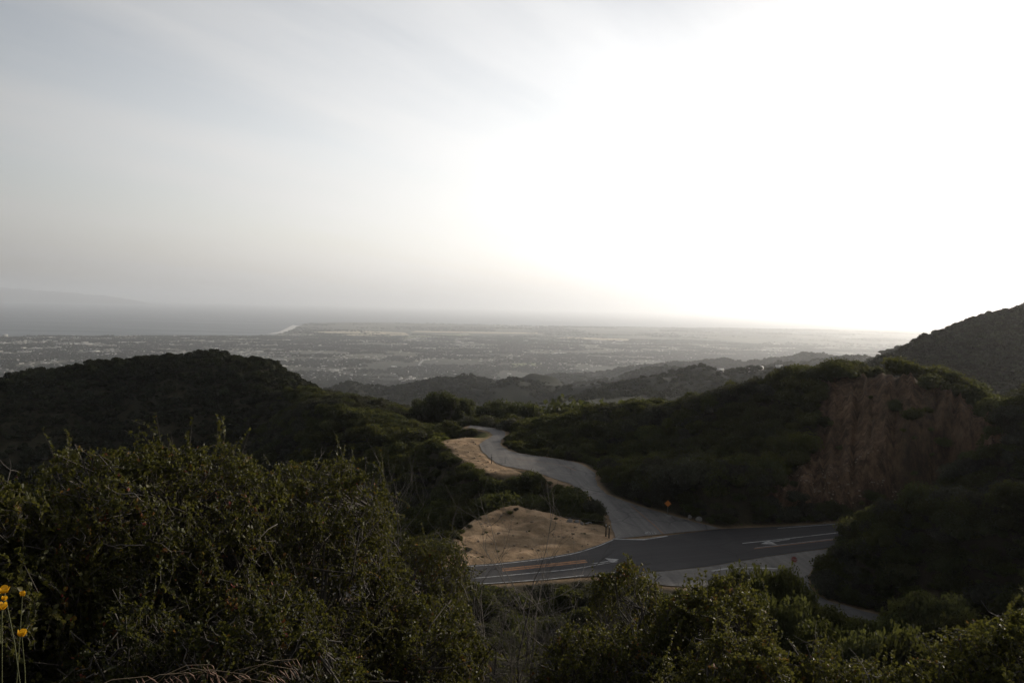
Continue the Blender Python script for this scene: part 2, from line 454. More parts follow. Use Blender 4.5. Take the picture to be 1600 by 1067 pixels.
def leaf_mat(name, stops, rough=0.45, trans=0.25, spec=0.4, obj_var=0.0, attr=None, scale=1.2, tcol=(0.10, 0.11, 0.02)):
    mt, nt, out = new_mat(name); g = NT(nt)
    if attr:
        c = g.ramp(g.attr(attr), stops)
    else:
        pos = g.n("ShaderNodeTexCoord").outputs['Object']
        c = g.ramp(g.noise(scale, 3, 0.6, pos), stops)
    if obj_var:
        rnd = g.n("ShaderNodeObjectInfo").outputs['Random']
        h = g.n("ShaderNodeHueSaturation", ins={'Color': c, 'Hue': g.maprange(rnd, 0, 1, 0.5 - 0.03 * obj_var, 0.5 + 0.025 * obj_var),
                                               'Saturation': g.maprange(g.math('FRACT', g.math('MULTIPLY', rnd, 7.13)), 0, 1, 0.7, 1.1),
                                               'Value': g.maprange(g.math('FRACT', g.math('MULTIPLY', rnd, 13.7)), 0, 1, 1 - 0.6 * obj_var, 1 + 0.8 * obj_var)})
        c = h.outputs[0]
    b = g.n("ShaderNodeBsdfPrincipled", ins={'Base Color': c, 'Roughness': rough, 'Specular IOR Level': spec})
    tr = g.n("ShaderNodeBsdfTranslucent", ins={'Color': g.mix(0.5, c, tcol)})
    mx = g.n("ShaderNodeMixShader", ins={0: trans}); g.l(b.outputs[0], mx.inputs[1]); g.l(tr.outputs[0], mx.inputs[2])
    g.l(mx.outputs[0], out.inputs[0]); return mt

# ground
def ground_material():
    mt, nt, out = new_mat("ground"); g = NT(nt)
    geo = g.n("ShaderNodeNewGeometry"); pos = geo.outputs['Position']
    soil = g.ramp(g.noise(0.35, 6, 0.65, pos), [(0.3, (0.022, 0.02, 0.012)), (0.55, (0.036, 0.032, 0.018)), (0.75, (0.07, 0.055, 0.034))])
    hill = g.ramp(g.noise(0.012, 8, 0.7, pos), [(0.35, (0.012, 0.014, 0.008)), (0.58, (0.022, 0.023, 0.012)), (0.76, (0.06, 0.056, 0.03))])
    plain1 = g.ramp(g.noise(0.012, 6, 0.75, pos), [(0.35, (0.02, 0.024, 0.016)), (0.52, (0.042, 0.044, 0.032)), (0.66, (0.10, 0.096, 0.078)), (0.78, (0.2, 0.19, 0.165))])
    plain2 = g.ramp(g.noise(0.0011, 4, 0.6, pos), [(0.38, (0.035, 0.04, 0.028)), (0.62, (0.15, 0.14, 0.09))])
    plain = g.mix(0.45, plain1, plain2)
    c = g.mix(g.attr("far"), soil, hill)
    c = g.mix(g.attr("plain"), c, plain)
    grass = g.ramp(g.noise(0.8, 6, 0.7, pos), [(0.3, (0.06, 0.06, 0.02)), (0.6, (0.13, 0.125, 0.04)), (0.8, (0.2, 0.17, 0.08))])
    c = g.mix(g.attr("grass"), c, grass)
    mp = g.n("ShaderNodeMapping", ins={'Vector': pos, 'Scale': (1, 1, 0.28)})
    rock = g.ramp(g.noise(0.55, 10, 0.8, mp.outputs[0]), [(0.36, (0.027, 0.018, 0.011)), (0.48, (0.085, 0.052, 0.032)), (0.57, (0.14, 0.087, 0.052)), (0.68, (0.215, 0.14, 0.085))])
    c = g.mix(g.attr("cut"), c, rock)
    sand = g.ramp(g.noise(0.42, 10, 0.78, pos), [(0.33, (0.20, 0.132, 0.077)), (0.5, (0.35, 0.238, 0.142)), (0.68, (0.48, 0.345, 0.215))])
    c = g.mix(g.attr("bare"), c, sand)
    b = g.n("ShaderNodeBsdfPrincipled", ins={'Base Color': c, 'Roughness': 0.95, 'Specular IOR Level': 0.1})
    bp = g.n("ShaderNodeBump", ins={'Strength': 0.9, 'Distance': 0.4, 'Height': g.noise(0.9, 9, 0.75, pos)})
    g.l(bp.outputs[0], b.inputs['Normal'])
    g.l(b.outputs[0], out.inputs[0]); return mt
M_GROUND = ground_material()

def asphalt(name, lo, hi, patch, direction):
    mt, nt, out = new_mat(name); g = NT(nt)
    pos = g.n("ShaderNodeNewGeometry").outputs['Position']
    mp = g.n("ShaderNodeMapping", vector_type='TEXTURE', ins={'Vector': pos, 'Rotation': (0, 0, direction), 'Scale': (22, 1.0, 1)})
    c = g.ramp(g.noise(0.9, 6, 0.65, mp.outputs[0]), [(0.3, lo), (0.7, hi)])
    c = g.mix(g.maprange(g.noise(0.13, 4, 0.6, pos), 0.52, 0.7, 0, 0.5), c, patch)
    vor = g.n("ShaderNodeTexVoronoi", feature='DISTANCE_TO_EDGE', ins={'Scale': 0.22}); g.l(g.mix(0.12, pos, g.n("ShaderNodeTexNoise", ins={'Scale': 0.5, 'Vector': pos}).outputs[1]), vor.inputs['Vector'])
    crack = g.math('MULTIPLY', g.maprange(vor.outputs[0], 0.0, 0.035, 1, 0), g.maprange(g.noise(0.07, 2, 0.5, pos), 0.45, 0.6, 0, 0.7))
    c = g.mix(crack, c, tuple(0.35 * x for x in lo))
    c = g.mix(g.maprange(g.noise(2.2, 4, 0.75, pos), 0.45, 0.85, 0, 0.5), c, tuple(0.55 * x for x in lo))
    b = g.n("ShaderNodeBsdfPrincipled", ins={'Base Color': c, 'Roughness': 0.85, 'Specular IOR Level': 0.25})
    bp = g.n("ShaderNodeBump", ins={'Strength': 0.25, 'Distance': 0.02, 'Height': g.noise(8, 4, 0.7, pos)}); g.l(bp.outputs[0], b.inputs['Normal'])
    g.l(b.outputs[0], out.inputs[0]); return mt
M_ASPH_NEW = asphalt("dark_asphalt", (0.017, 0.0162, 0.0182), (0.034, 0.0325, 0.035), (0.058, 0.054, 0.052), math.atan2(*(onz(1310, 842, ROADZ) - onz(770, 895, ROADZ))[1::-1]))
M_ASPH_OLD = asphalt("worn_asphalt", (0.08, 0.076, 0.072), (0.16, 0.15, 0.14), (0.21, 0.19, 0.165), math.atan2(*(onz(1000, 830, ROADZ) - onz(915, 745, ROADZ))[1::-1]))
M_WHITE = simple_mat("white_paint", (0.27, 0.27, 0.265), 0.8, var=0.6, scale=1.2)
M_YELLOW = simple_mat("yellow_paint", (0.22, 0.095, 0.03), 0.8, var=0.55, scale=1.5)

# ------------------------------------------------------------------ build ground
na, nl = ga.shape
V = np.stack([gx, gy, gz], -1).reshape(-1, 3)
ii = (np.arange(na - 1)[:, None] * nl + np.arange(nl - 1)[None, :]).reshape(-1)
Q = np.stack([ii, ii + 1, ii + nl + 1, ii + nl], -1)[:, ::-1]
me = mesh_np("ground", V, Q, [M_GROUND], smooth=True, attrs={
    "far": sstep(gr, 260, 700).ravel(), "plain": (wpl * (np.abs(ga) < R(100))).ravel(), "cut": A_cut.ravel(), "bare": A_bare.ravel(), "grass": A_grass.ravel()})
ground = tag(link("ground", me), kind="structure")

# sea
def water_material():
    mt, nt, out = new_mat("sea"); g = NT(nt)
    pos = g.n("ShaderNodeNewGeometry").outputs['Position']
    b = g.n("ShaderNodeBsdfPrincipled", ins={'Base Color': (0.02, 0.035, 0.045, 1), 'Roughness': 0.42, 'IOR': 1.18})
    mp = g.n("ShaderNodeMapping", ins={'Vector': pos, 'Scale': (0.0004, 0.0016, 1)})
    g.l(g.maprange(g.noise(1.0, 4, 0.6, mp.outputs[0]), 0.3, 0.7, 0.36, 0.5), b.inputs['Roughness'])
    bp = g.n("ShaderNodeBump", ins={'Strength': 0.4, 'Distance': 3.0, 'Height': g.noise(0.02, 4, 0.6, pos)}); g.l(bp.outputs[0], b.inputs['Normal'])
    g.l(b.outputs[0], out.inputs[0]); return mt
SB = 300000.0
me = mesh_np("sea", [(-SB, -SB, SEA), (SB, -SB, SEA), (SB, SB, SEA), (-SB, SB, SEA)], np.array([[0, 1, 2, 3]]), [water_material()])
tag(link("sea", me), kind="structure")

# ------------------------------------------------------------------ roads and markings
def sheet(name, P, z, mat):
    tris = tessellate_polygon([[Vector((x, y, 0)) for x, y in P]])
    tri = np.array([t for t in tris])
    v = np.concatenate([P, np.full((len(P), 1), z)], 1)
    a = v[tri[:, 0]]; n = np.cross(v[tri[:, 1]] - a, v[tri[:, 2]] - a)[:, 2]
    tri[n < 0] = tri[n < 0][:, ::-1]
    return link(name, mesh_np(name, v, tri, [mat]))
def smooth_poly(l, r):
    def rs(p):
        p = poly(p); n = 160; d = np.concatenate([[0], np.cumsum(np.hypot(*np.diff(p, axis=0).T))])
        tt = np.linspace(0, d[-1], n); q = np.stack([np.interp(tt, d, p[:, 0]), np.interp(tt, d, p[:, 1])], 1)
        for _ in range(14): q[1:-1] = (q[:-2] + 2 * q[1:-1] + q[2:]) / 4
        return q + 0.9 * np.stack([fbm(q[:, 0] / 1.6, q[:, 1] / 1.6, 3, 91), fbm(q[:, 0] / 1.6, q[:, 1] / 1.6, 3, 92)], 1)
    return rs(l), rs(r)
def strip(name, l, r, z, mat):
    a, b = smooth_poly(l, r); n = len(a)
    v = np.concatenate([np.c_[a, np.full(n, z)], np.c_[b, np.full(n, z)]])
    i = np.arange(n - 1); q = np.stack([i, i + 1, n + i + 1, n + i], -1)
    if np.cross(v[q[0, 1]] - v[q[0, 0]], v[q[0, 3]] - v[q[0, 0]])[2] < 0: q = q[:, ::-1]
    return link(name, mesh_np(name, v, q, [mat]))
tag(strip("side_road", side_l, side_r, ROADZ - 0.004, M_ASPH_OLD), kind="structure")
tag(sheet("junction_apron", P_APRON, ROADZ - 0.008, M_ASPH_OLD), kind="structure")
tag(strip("near_road", near_far, near_near, ROADZ - 0.012, M_ASPH_OLD), kind="structure")
tag(sheet("main_road", P_MAIN, ROADZ, M_ASPH_NEW), kind="structure")

def ribbon(name, pts, w, mat, z=ROADZ + 0.012, dash=None):
    p = poly(pts) if not isinstance(pts, np.ndarray) else pts
    d = np.concatenate([[0], np.cumsum(np.hypot(*np.diff(p, axis=0).T))])
    n = max(2, int(d[-1] / 1.5)); tt = np.linspace(0, d[-1], n)
    q = np.stack([np.interp(tt, d, p[:, 0]), np.interp(tt, d, p[:, 1])], 1)
    tg = np.gradient(q, axis=0); tg /= np.linalg.norm(tg, axis=1)[:, None]
    nn = np.stack([-tg[:, 1], tg[:, 0]], 1) * w / 2
    v = np.concatenate([np.c_[q + nn, np.full(n, z)], np.c_[q - nn, np.full(n, z)]])
    i = np.arange(n - 1); f = np.stack([i, n + i, n + i + 1, i + 1], -1)
    if dash: f = f[(np.arange(n - 1) % (dash[0] + dash[1])) < dash[0]]
    return tag(link(name, mesh_np(name, v, f, [mat])), kind="structure")
ribbon("road_marking", [(690, 887), (770, 882), (850, 873), (900, 864), (935, 853), (958, 843)], 0.22, M_WHITE)
ribbon("road_marking", [(958, 841.5), (985, 842.5), (1000, 843.5), (1020, 840.5), (1043, 837)], 0.42, M_WHITE, ROADZ + 0.016)
ribbon("road_marking", [(700, 914), (765, 911), (850, 905), (912, 898.5)], 0.22, M_WHITE)
ribbon("road_marking", [(700, 906), (765, 901), (820, 896), (890, 889.5), (915, 885.5), (940, 880.5), (965, 877)], 0.22, M_WHITE)
ribbon("road_marking", [(785, 888.6), (850, 882), (915, 875)], 0.45, M_YELLOW)
ribbon("road_marking", [(785, 891.4), (850, 884.8), (917, 877.6)], 0.45, M_YELLOW)
ribbon("road_marking", [(1160, 848.5), (1220, 842.3), (1295, 833.5), (1360, 826)], 0.24, M_WHITE)
ribbon("road_marking", [(1178, 857), (1230, 851), (1300, 843), (1360, 836)], 0.2, M_YELLOW)
ribbon("road_marking", [(1180, 855.4), (1230, 849.6), (1300, 841.6), (1360, 834.6)], 0.14, M_WHITE)
ribbon("road_marking", [(1215, 825), (1260, 821.6), (1340, 816)], 0.2, M_WHITE)
ribbon("road_marking", [(1112, 892), (1138, 887.2), (1165, 886.2), (1223, 888.4)], 0.4, M_WHITE, ROADZ + 0.016)
ribbon("road_marking", [(985, 789), (1005, 806), (1022, 820), (1037, 835)], 0.14, M_YELLOW)
ribbon("road_marking", [(900, 735), (880, 727), (840, 721), (800, 716)], 0.14, M_YELLOW)
def arrow(tip, tail, w):
    """turn arrow painted on the lane: shaft plus head bent to the left"""
    a = onz(*tail, ROADZ)[:2]; b = onz(*tip, ROADZ)[:2]
    u = (b - a) / np.linalg.norm(b - a); n = np.array([-u[1], u[0]]); L = np.linalg.norm(b - a)
    pts = [a + n * -0.1, a + u * L * .62 + n * -0.1, a + u * L * .62 + n * -0.55 * w, a + u * L + n * 0.1 * w, a + u * L * .66 + n * 1.0 * w, a + u * L * .64 + n * 0.12, a + n * 0.12]
    return tag(sheet("road_marking", np.array(pts), ROADZ + 0.014, M_WHITE), kind="structure")
arrow((1188, 849), (1234, 842), 1.3)
arrow((968, 874), (925, 880.5), 1.3)
# the word on the side road, read by drivers coming down it
def stop_word():
    c = onz(1016, 832, ROADZ)[:2]; fwd = onz(1000, 806, ROADZ)[:2] - onz(1022, 838, ROADZ)[:2]
    cu = bpy.data.curves.new("stop_word", 'FONT'); cu.body = "STOP"; cu.align_x = 'CENTER'; cu.align_y = 'CENTER'; cu.size = 0.72
    o = bpy.data.objects.new("tmp", cu); COL.objects.link(o)
    bpy.context.view_layer.update()
    me = bpy.data.meshes.new_from_object(o); bpy.data.objects.remove(o)
    me.materials.clear(); me.materials.append(M_WHITE)
    for v in me.vertices: v.co.y *= 2.6
    q = link("road_marking", me, None, (c[0], c[1], ROADZ + 0.014), math.atan2(fwd[1], fwd[0]) + math.pi / 2)
    tag(q, kind="structure")
stop_word()

# ------------------------------------------------------------------ foliage generators
M_CHAP = leaf_mat("chaparral_leaf", [(0.3, (0.008, 0.011, 0.004)), (0.55, (0.018, 0.022, 0.007)), (0.75, (0.04, 0.042, 0.013))], 0.7, 0.34, 0.12, obj_var=1.0, tcol=(0.20, 0.21, 0.045))
M_CHAP_D = leaf_mat("distant_leaf", [(0.3, (0.010, 0.013, 0.007)), (0.7, (0.028, 0.030, 0.014))], 0.8, 0.13, 0.08, obj_var=0.8)
M_TREE = leaf_mat("oak_leaf", [(0.3, (0.009, 0.012, 0.005)), (0.6, (0.018, 0.022, 0.008)), (0.8, (0.035, 0.04, 0.014))], 0.65, 0.34, 0.15, obj_var=0.6, scale=0.5, tcol=(0.18, 0.20, 0.05))
M_TWIG = simple_mat("twig_bark", (0.035, 0.028, 0.022), 0.9, var=0.4, scale=8)
M_BARK = simple_mat("bark", (0.07, 0.055, 0.042), 0.95, var=0.4, scale=4, bump=0.5)

def lobes_np(rs, n, flat):
    L = []
    for i in range(n):
        a = rs.uniform(0, 2 * math.pi); d = rs.uniform(0.15, 0.68) if i else 0
        rad = rs.uniform(0.34, 0.55)
        L.append((math.cos(a) * d, math.sin(a) * d, max(0.25, (0.62 - 0.45 * d * d + rs.uniform(-0.1, 0.14))) * flat, rad))
    return L
def ico():
    import bmesh
    bm = bmesh.new(); bmesh.ops.create_icosphere(bm, subdivisions=1, radius=1)
    v = np.array([p.co[:] for p in bm.verts]); f = np.array([[q.index for q in p.verts] for p in bm.faces]); bm.free(); return v, f
ICO_V, ICO_F = ico()
def clump_mesh(name, seed, nq, leaf, lobes, mat, core=0.78, flat=1.0, shell=0.25, zmin=0.0):
    rs = np.random.default_rng(seed)
    L = np.array(lobes)
    k = rs.choice(len(L), nq, p=L[:, 3] ** 2 / (L[:, 3] ** 2).sum())
    u = rs.normal(size=(nq, 3)); u /= np.linalg.norm(u, axis=1)[:, None]
    u[:, 2] = np.where(u[:, 2] < -0.25, -u[:, 2], u[:, 2])
    rad = 1 + shell * (rs.random(nq) ** 1.5 * 1.3 - 0.65)
    sc = np.array([1, 1, 0.85 * flat])
    c = L[k, :3] + u * sc * (L[k, 3] * rad)[:, None]
    keep = c[:, 2] > zmin
    c, u = c[keep], u[keep]; n_ = len(c)
    nr = u + rs.normal(size=(n_, 3)) * 0.75; nr /= np.linalg.norm(nr, axis=1)[:, None]
    t1 = np.cross(nr, rs.normal(size=(n_, 3))); t1 /= np.linalg.norm(t1, axis=1)[:, None]; t2 = np.cross(nr, t1)
    s = leaf * rs.uniform(0.5, 1.35, (n_, 1)); w_ = s * rs.uniform(0.45, 0.9, (n_, 1))
    v = np.stack([c - t1 * s, c + t2 * w_ + nr * s * 0.25, c + t1 * s, c - t2 * w_ + nr * s * 0.25], 1).reshape(-1, 3)
    q = np.arange(4 * n_).reshape(-1, 4)
    fl = [q]; mi = [np.zeros(n_, int)]
    if core:
        cv = []; cf = []; o = len(v)
        for x, y, z, r_ in lobes:
            jit = 1 + rs.uniform(-0.15, 0.12, (len(ICO_V), 1))
            p = ICO_V * jit * r_ * core * sc + np.array([x, y, z])
            p[:, 2] = np.maximum(p[:, 2], -0.12)
            cf.append(ICO_F + o + sum(len(a) for a in cv)); cv.append(p)
        v = np.concatenate([v] + cv); cf = np.concatenate(cf)
        fl.append(cf); mi.append(np.zeros(len(cf), int))
    return mesh_np(name, v, fl, [mat], np.concatenate(mi))

M_SAGE = leaf_mat("sage_leaf", [(0.3, (0.014, 0.016, 0.010)), (0.55, (0.030, 0.031, 0.021)), (0.75, (0.06, 0.06, 0.04))], 0.8, 0.25, 0.1, obj_var=0.8, tcol=(0.16, 0.16, 0.07))
M_BRIGHT = leaf_mat("fresh_leaf", [(0.3, (0.012, 0.015, 0.004)), (0.55, (0.027, 0.031, 0.008)), (0.75, (0.052, 0.054, 0.015))], 0.7, 0.36, 0.12, obj_var=0.8, tcol=(0.26, 0.265, 0.045))
KIND = [M_CHAP, M_CHAP, M_CHAP, M_CHAP, M_SAGE, M_BRIGHT]
SHRUB = [clump_mesh("shrub", 100 + i, 1300, 0.07, lobes_np(np.random.default_rng(50 + i), 6 + (i * 2) % 7, 1.0), KIND[i], core=0.72, shell=0.4) for i in range(6)]
LOWB = [clump_mesh("far_shrub", 200 + i, 150, 0.19, lobes_np(np.random.default_rng(80 + i), 5, 1.1), M_CHAP_D, core=0.8) for i in range(4)]

def hidden_collection(name, meshes):
    c = bpy.data.collections.new(name)
    for i, me in enumerate(meshes):
        o = bpy.data.objects.new("%s_%02d" % (name, i), me); c.objects.link(o)
    return c
def scatter(name, pts, rots, scls, idx, coll):
    me = bpy.data.meshes.new(name)
    me.vertices.add(len(pts)); me.vertices.foreach_set("co", np.asarray(pts, np.float32).ravel())
    a = me.attributes.new("rot", 'FLOAT_VECTOR', 'POINT'); a.data.foreach_set("vector", np.asarray(rots, np.float32).ravel())
    a = me.attributes.new("scl", 'FLOAT_VECTOR', 'POINT'); a.data.foreach_set("vector", np.asarray(scls, np.float32).ravel())
    a = me.attributes.new("idx", 'INT', 'POINT'); a.data.foreach_set("value", np.asarray(idx, np.int32))
    me.update()
    o = link(name, me)
    ng = bpy.data.node_groups.new(name + "_nodes", "GeometryNodeTree")
    ng.interface.new_socket("Geometry", in_out='INPUT', socket_type='NodeSocketGeometry')
    ng.interface.new_socket("Geometry", in_out='OUTPUT', socket_type='NodeSocketGeometry')
    gi = ng.nodes.new("NodeGroupInput"); go = ng.nodes.new("NodeGroupOutput")
    ci = ng.nodes.new("GeometryNodeCollectionInfo"); ci.inputs[0].default_value = coll
    ci.inputs['Separate Children'].default_value = True; ci.inputs['Reset Children'].default_value = True
    ip = ng.nodes.new("GeometryNodeInstanceOnPoints"); ip.inputs['Pick Instance'].default_value = True
    def na(nm, t):
        n = ng.nodes.new("GeometryNodeInputNamedAttribute"); n.data_type = t; n.inputs[0].default_value = nm; return n.outputs[0]
    L = ng.links.new
    L(gi.outputs[0], ip.inputs['Points']); L(ci.outputs[0], ip.inputs['Instance'])
    L(na("idx", 'INT'), ip.inputs['Instance Index']); L(na("rot", 'FLOAT_VECTOR'), ip.inputs['Rotation']); L(na("scl", 'FLOAT_VECTOR'), ip.inputs['Scale'])
    L(ip.outputs[0], go.inputs[0])
    md = o.modifiers.new("scatter", 'NODES'); md.node_group = ng
    return o

# ------------------------------------------------------------------ chaparral cover
KEEP = [np.array(p, float) for p in (side_l + side_r[::-1], main_far[3:-3] + main_near[::-1][3:-3], turnout[2:], bare_up, apron,
        [(1280, 878), (1262, 900), (1268, 925), (1300, 940), (1345, 952), (1395, 965), (1395, 972), (1330, 960), (1270, 940), (1225, 900)])]
NEAR_LIM = np.array([(-400, 740), (400, 740), (640, 780), (700, 840), (740, 905), (760, 914), (900, 908), (1000, 915), (1100, 915), (1130, 900), (1150, 888), (1250, 895), (1275, 938), (1330, 962), (1390, 975), (1480, 995), (1600, 960), (2000, 960)], float)
def sample_shrubs(n, r0, r1, a0, a1, rs):
    r = np.sqrt(rs.uniform(r0 * r0, r1 * r1, n)); a = rs.uniform(R(a0), R(a1), n)
    return np.sin(a) * r, np.cos(a) * r
def accept(x, y, h, rad, slack=0.0):
    z = hz(x, y); r = np.hypot(x, y)
    ok = np.ones(len(x), bool)
    for P in (P_SIDE, P_MAIN, P_APRON, P_NEAR, P_TURN, P_UP, P_MID):
        ok &= pdist(P, x, y) > np.where(P is P_SIDE or P is P_MAIN, 0.9, 0.5) * rad + 0.3
    nearb = r < 240
    for dz_, dx_ in ((0.25, 0), (0.9, 0), (0.55, -0.7), (0.55, 0.7), (0.3, -0.9), (0.3, 0.9)):
        px, py = project(np.stack([x + dx_ * rad, y, z + dz_ * h], 1))
        for P in KEEP:
            ok &= ~(nearb & inside(P, px, py))
        if dx_ == 0:
            ok &= ~((r < np.where(px > 1265, 82, 100)) & (py < np.interp(px, NEAR_LIM[:, 0], NEAR_LIM[:, 1]) + 2))
    return ok, z

rs = np.random.default_rng(5)
allp = []
def cover(n, r0, r1, smin, smax, a0=-40, a1=46, dens=None, rot_tilt=0.12):
    x, y = sample_shrubs(n, r0, r1, a0, a1, rs)
    s = (smin + (smax - smin) * rs.random(len(x)) ** 2.1) * (0.7 + 0.6 * vnoise(x / 14, y / 14, 61))
    h = s * rs.uniform(0.75, 1.15, len(x))
    ok, z = accept(x, y, h, s)
    ok &= rs.random(len(x)) > lookup(A_cut, x, y) * 0.99
    ok &= rs.random(len(x)) > lookup(A_bare, x, y) * 1.2
    g_ = lookup(A_grass, x, y) > 0.4
    ok &= ~(g_ & (rs.random(len(x)) < 0.97))
    ok &= visible(x, y, z + h + 1.0) | (rs.random(len(x)) < 0.25)
    i = np.nonzero(ok)[0]
    return np.stack([x[i], y[i], z[i] - 0.1 * s[i], s[i], h[i]], 1)
near = np.concatenate([cover(4200, 22, 95, 0.6, 2.2), cover(6000, 80, 140, 0.6, 2.0, 17, 44)])
mid = cover(36000, 95, 300, 0.55, 3.3)
hill = cover(48000, 300, 620, 0.9, 3.4)
mount = cover(30000, 480, 1000, 2.0, 4.0, 10, 46)
# low plants and seedlings on the cut face
def pick(P):
    k = rs.integers(0, 4, len(P)); q = fbm(P[:, 0] / 24, P[:, 1] / 24, 3, 65) + rs.normal(0, 0.09, len(P))
    return np.where(q > 0.13, 4, np.where(q < -0.14, 5, k))
chap = np.concatenate([near, mid, hill])
def order_by_size(P):
    px, py = project(P[:, :3] + np.array([0, 0, 0.5]) * P[:, 4:5])
    r = np.hypot(P[:, 0], P[:, 1])
    inf = (px > 10) & (px < 1590) & (py > 540) & (py < 1060) & visible(P[:, 0], P[:, 1], P[:, 2] + P[:, 4] * 0.8)
    # not behind the bushes that stand in front of the camera
    lim = np.interp(px, [0, 250, 480, 560, 640, 700, 760, 770, 1600], [700, 690, 700, 735, 800, 850, 890, 1100, 1100])
    inf &= (py < lim)
    inf &= ~((r < 100) & (px > 760) & (py > np.interp(px, [760, 900, 1000, 1100, 1150, 1240, 1300, 1400, 1470, 1600], [900, 890, 860, 900, 915, 940, 985, 1010, 960, 930])))
    return np.where(inf, P[:, 3] / r, 0)
sz = order_by_size(chap)
top = np.argsort(-sz)[:290]
top = top[sz[top] > 0]
restmask = np.ones(len(chap), bool); restmask[top] = False
G_SHRUB = "chaparral shrubs on the slopes around the road"
tk_ = pick(chap[top])
for c, i in enumerate(top):
    x, y, z, s, h = chap[i]
    o = link("chaparral_shrub", SHRUB[tk_[c]], None, (x, y, z), rs.uniform(0, 6.28), (s, s, h))
    tag(o, "rounded chaparral shrub among many alike on the dark slopes around the road junction", "shrub", G_SHRUB)
rest = chap[restmask]
wx, wy = sample_shrubs(60000, 100, 215, -8, 20, rs); wd_ = lookup(A_bare, wx, wy)
wk = (wd_ > 0.05) & (rs.random(len(wx)) < 0.012 + 0.35 * (wd_ < 0.5)) & (fbm(wx / 2.5, wy / 2.5, 3, 67) > 0.05)
for P in (P_SIDE, P_MAIN, P_APRON, P_NEAR): wk &= pdist(P, wx, wy) > 0.9
wi = np.nonzero(wk)[0]; ws_ = rs.uniform(0.1, 0.36, len(wi))
weeds = np.stack([wx[wi], wy[wi], hz(wx[wi], wy[wi]) - 0.03, ws_, ws_ * rs.uniform(0.3, 0.8, len(wi))], 1)
DENSE = [clump_mesh("shrub", 400 + i, 3000, 0.05, lobes_np(np.random.default_rng(450 + i), 10, 1.0), M_CHAP, core=0.74, shell=0.35) for i in range(3)]
for k, (px, tp, r) in enumerate(((1140, 897, 84), (1164, 891, 83), (1192, 886, 84), (1215, 888, 82), (1240, 896, 82), (1258, 915, 81), (1280, 943, 79), (1306, 955, 77), (1338, 967, 76),
        (1372, 976, 74), (1400, 966, 73), (1426, 930, 76), (1452, 926, 75), (1480, 938, 74), (1508, 955, 72), (1190, 925, 70), (1230, 940, 68), (1150, 925, 70), (1280, 968, 66), (1340, 990, 62), (1415, 975, 62))):
    p = at(px, tp, r); zb = float(hz(p[0], p[1])) - 0.3; h = p[2] - zb; s = min(2.7, max(1.5, 0.52 * h))
    o = link("chaparral_shrub", DENSE[k % 3], None, (p[0], p[1], zb), k * 1.9, (s, s, h / 1.15))
    tag(o, "large dark shrub rising in front of the near side road, lower edge of the junction", "shrub", "large dark shrubs in front of the near side road")
def scat(name, P, coll, nv):
    n = len(P)
    rots = np.stack([rs.normal(0, 0.1, n), rs.normal(0, 0.1, n), rs.uniform(0, 6.28, n)], 1)
    sc = np.stack([P[:, 3], P[:, 3] * rs.uniform(0.85, 1.15, n), P[:, 4]], 1)
    return scatter(name, P[:, :3], rots, sc, rs.integers(4, 6, n) if name == 'roadside_weeds' else pick(P) if nv == 6 else rs.integers(0, nv, n), coll)
C_SHRUB = hidden_collection("shrub_kind", SHRUB); C_LOW = hidden_collection("far_shrub_kind", LOWB)
rr_ = np.hypot(rest[:, 0], rest[:, 1])
tag(scat("chaparral", rest[rr_ < 330], C_SHRUB, 6), "dense dark chaparral scrub covering the near slopes", "scrub", kind="stuff")
tag(scat("roadside_weeds", weeds, C_SHRUB, 6), "low weeds and seedlings on the dirt beside the roads", "weeds", kind="stuff")
tag(scat("hill_scrub", rest[rr_ >= 330], C_LOW, 4), "dark scrub covering the rounded left hill", "scrub", kind="stuff")
tag(scat("mountain_scrub", mount, C_LOW, 4), "scrub covering the hazy mountainside at the right", "scrub", kind="stuff")

M_FRESH = leaf_mat("sunlit_tone_leaf", [(0.3, (0.030, 0.036, 0.008)), (0.55, (0.065, 0.073, 0.016)), (0.75, (0.11, 0.115, 0.03))], 0.7, 0.45, 0.12, obj_var=0.6, tcol=(0.25, 0.26, 0.05))  # brighter leaf colour stands in for sunlight on these shrubs
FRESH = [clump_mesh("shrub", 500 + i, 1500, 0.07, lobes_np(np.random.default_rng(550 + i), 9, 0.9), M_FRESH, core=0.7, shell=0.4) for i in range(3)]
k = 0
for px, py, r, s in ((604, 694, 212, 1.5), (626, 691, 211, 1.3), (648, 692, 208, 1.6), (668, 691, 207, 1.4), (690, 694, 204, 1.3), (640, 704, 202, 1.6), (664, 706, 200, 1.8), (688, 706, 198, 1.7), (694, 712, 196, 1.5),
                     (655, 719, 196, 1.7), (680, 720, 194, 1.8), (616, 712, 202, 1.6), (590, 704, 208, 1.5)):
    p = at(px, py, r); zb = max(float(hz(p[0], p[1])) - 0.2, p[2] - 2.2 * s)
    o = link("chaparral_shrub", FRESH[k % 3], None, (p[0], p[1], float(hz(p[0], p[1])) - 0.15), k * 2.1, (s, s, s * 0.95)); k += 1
    tag(o, "shrub coloured brighter green as if sunlit beside the sandy shoulder at the side road's upper bend", "shrub", "sunlit-toned green shrubs by the sandy shoulder of the upper bend")
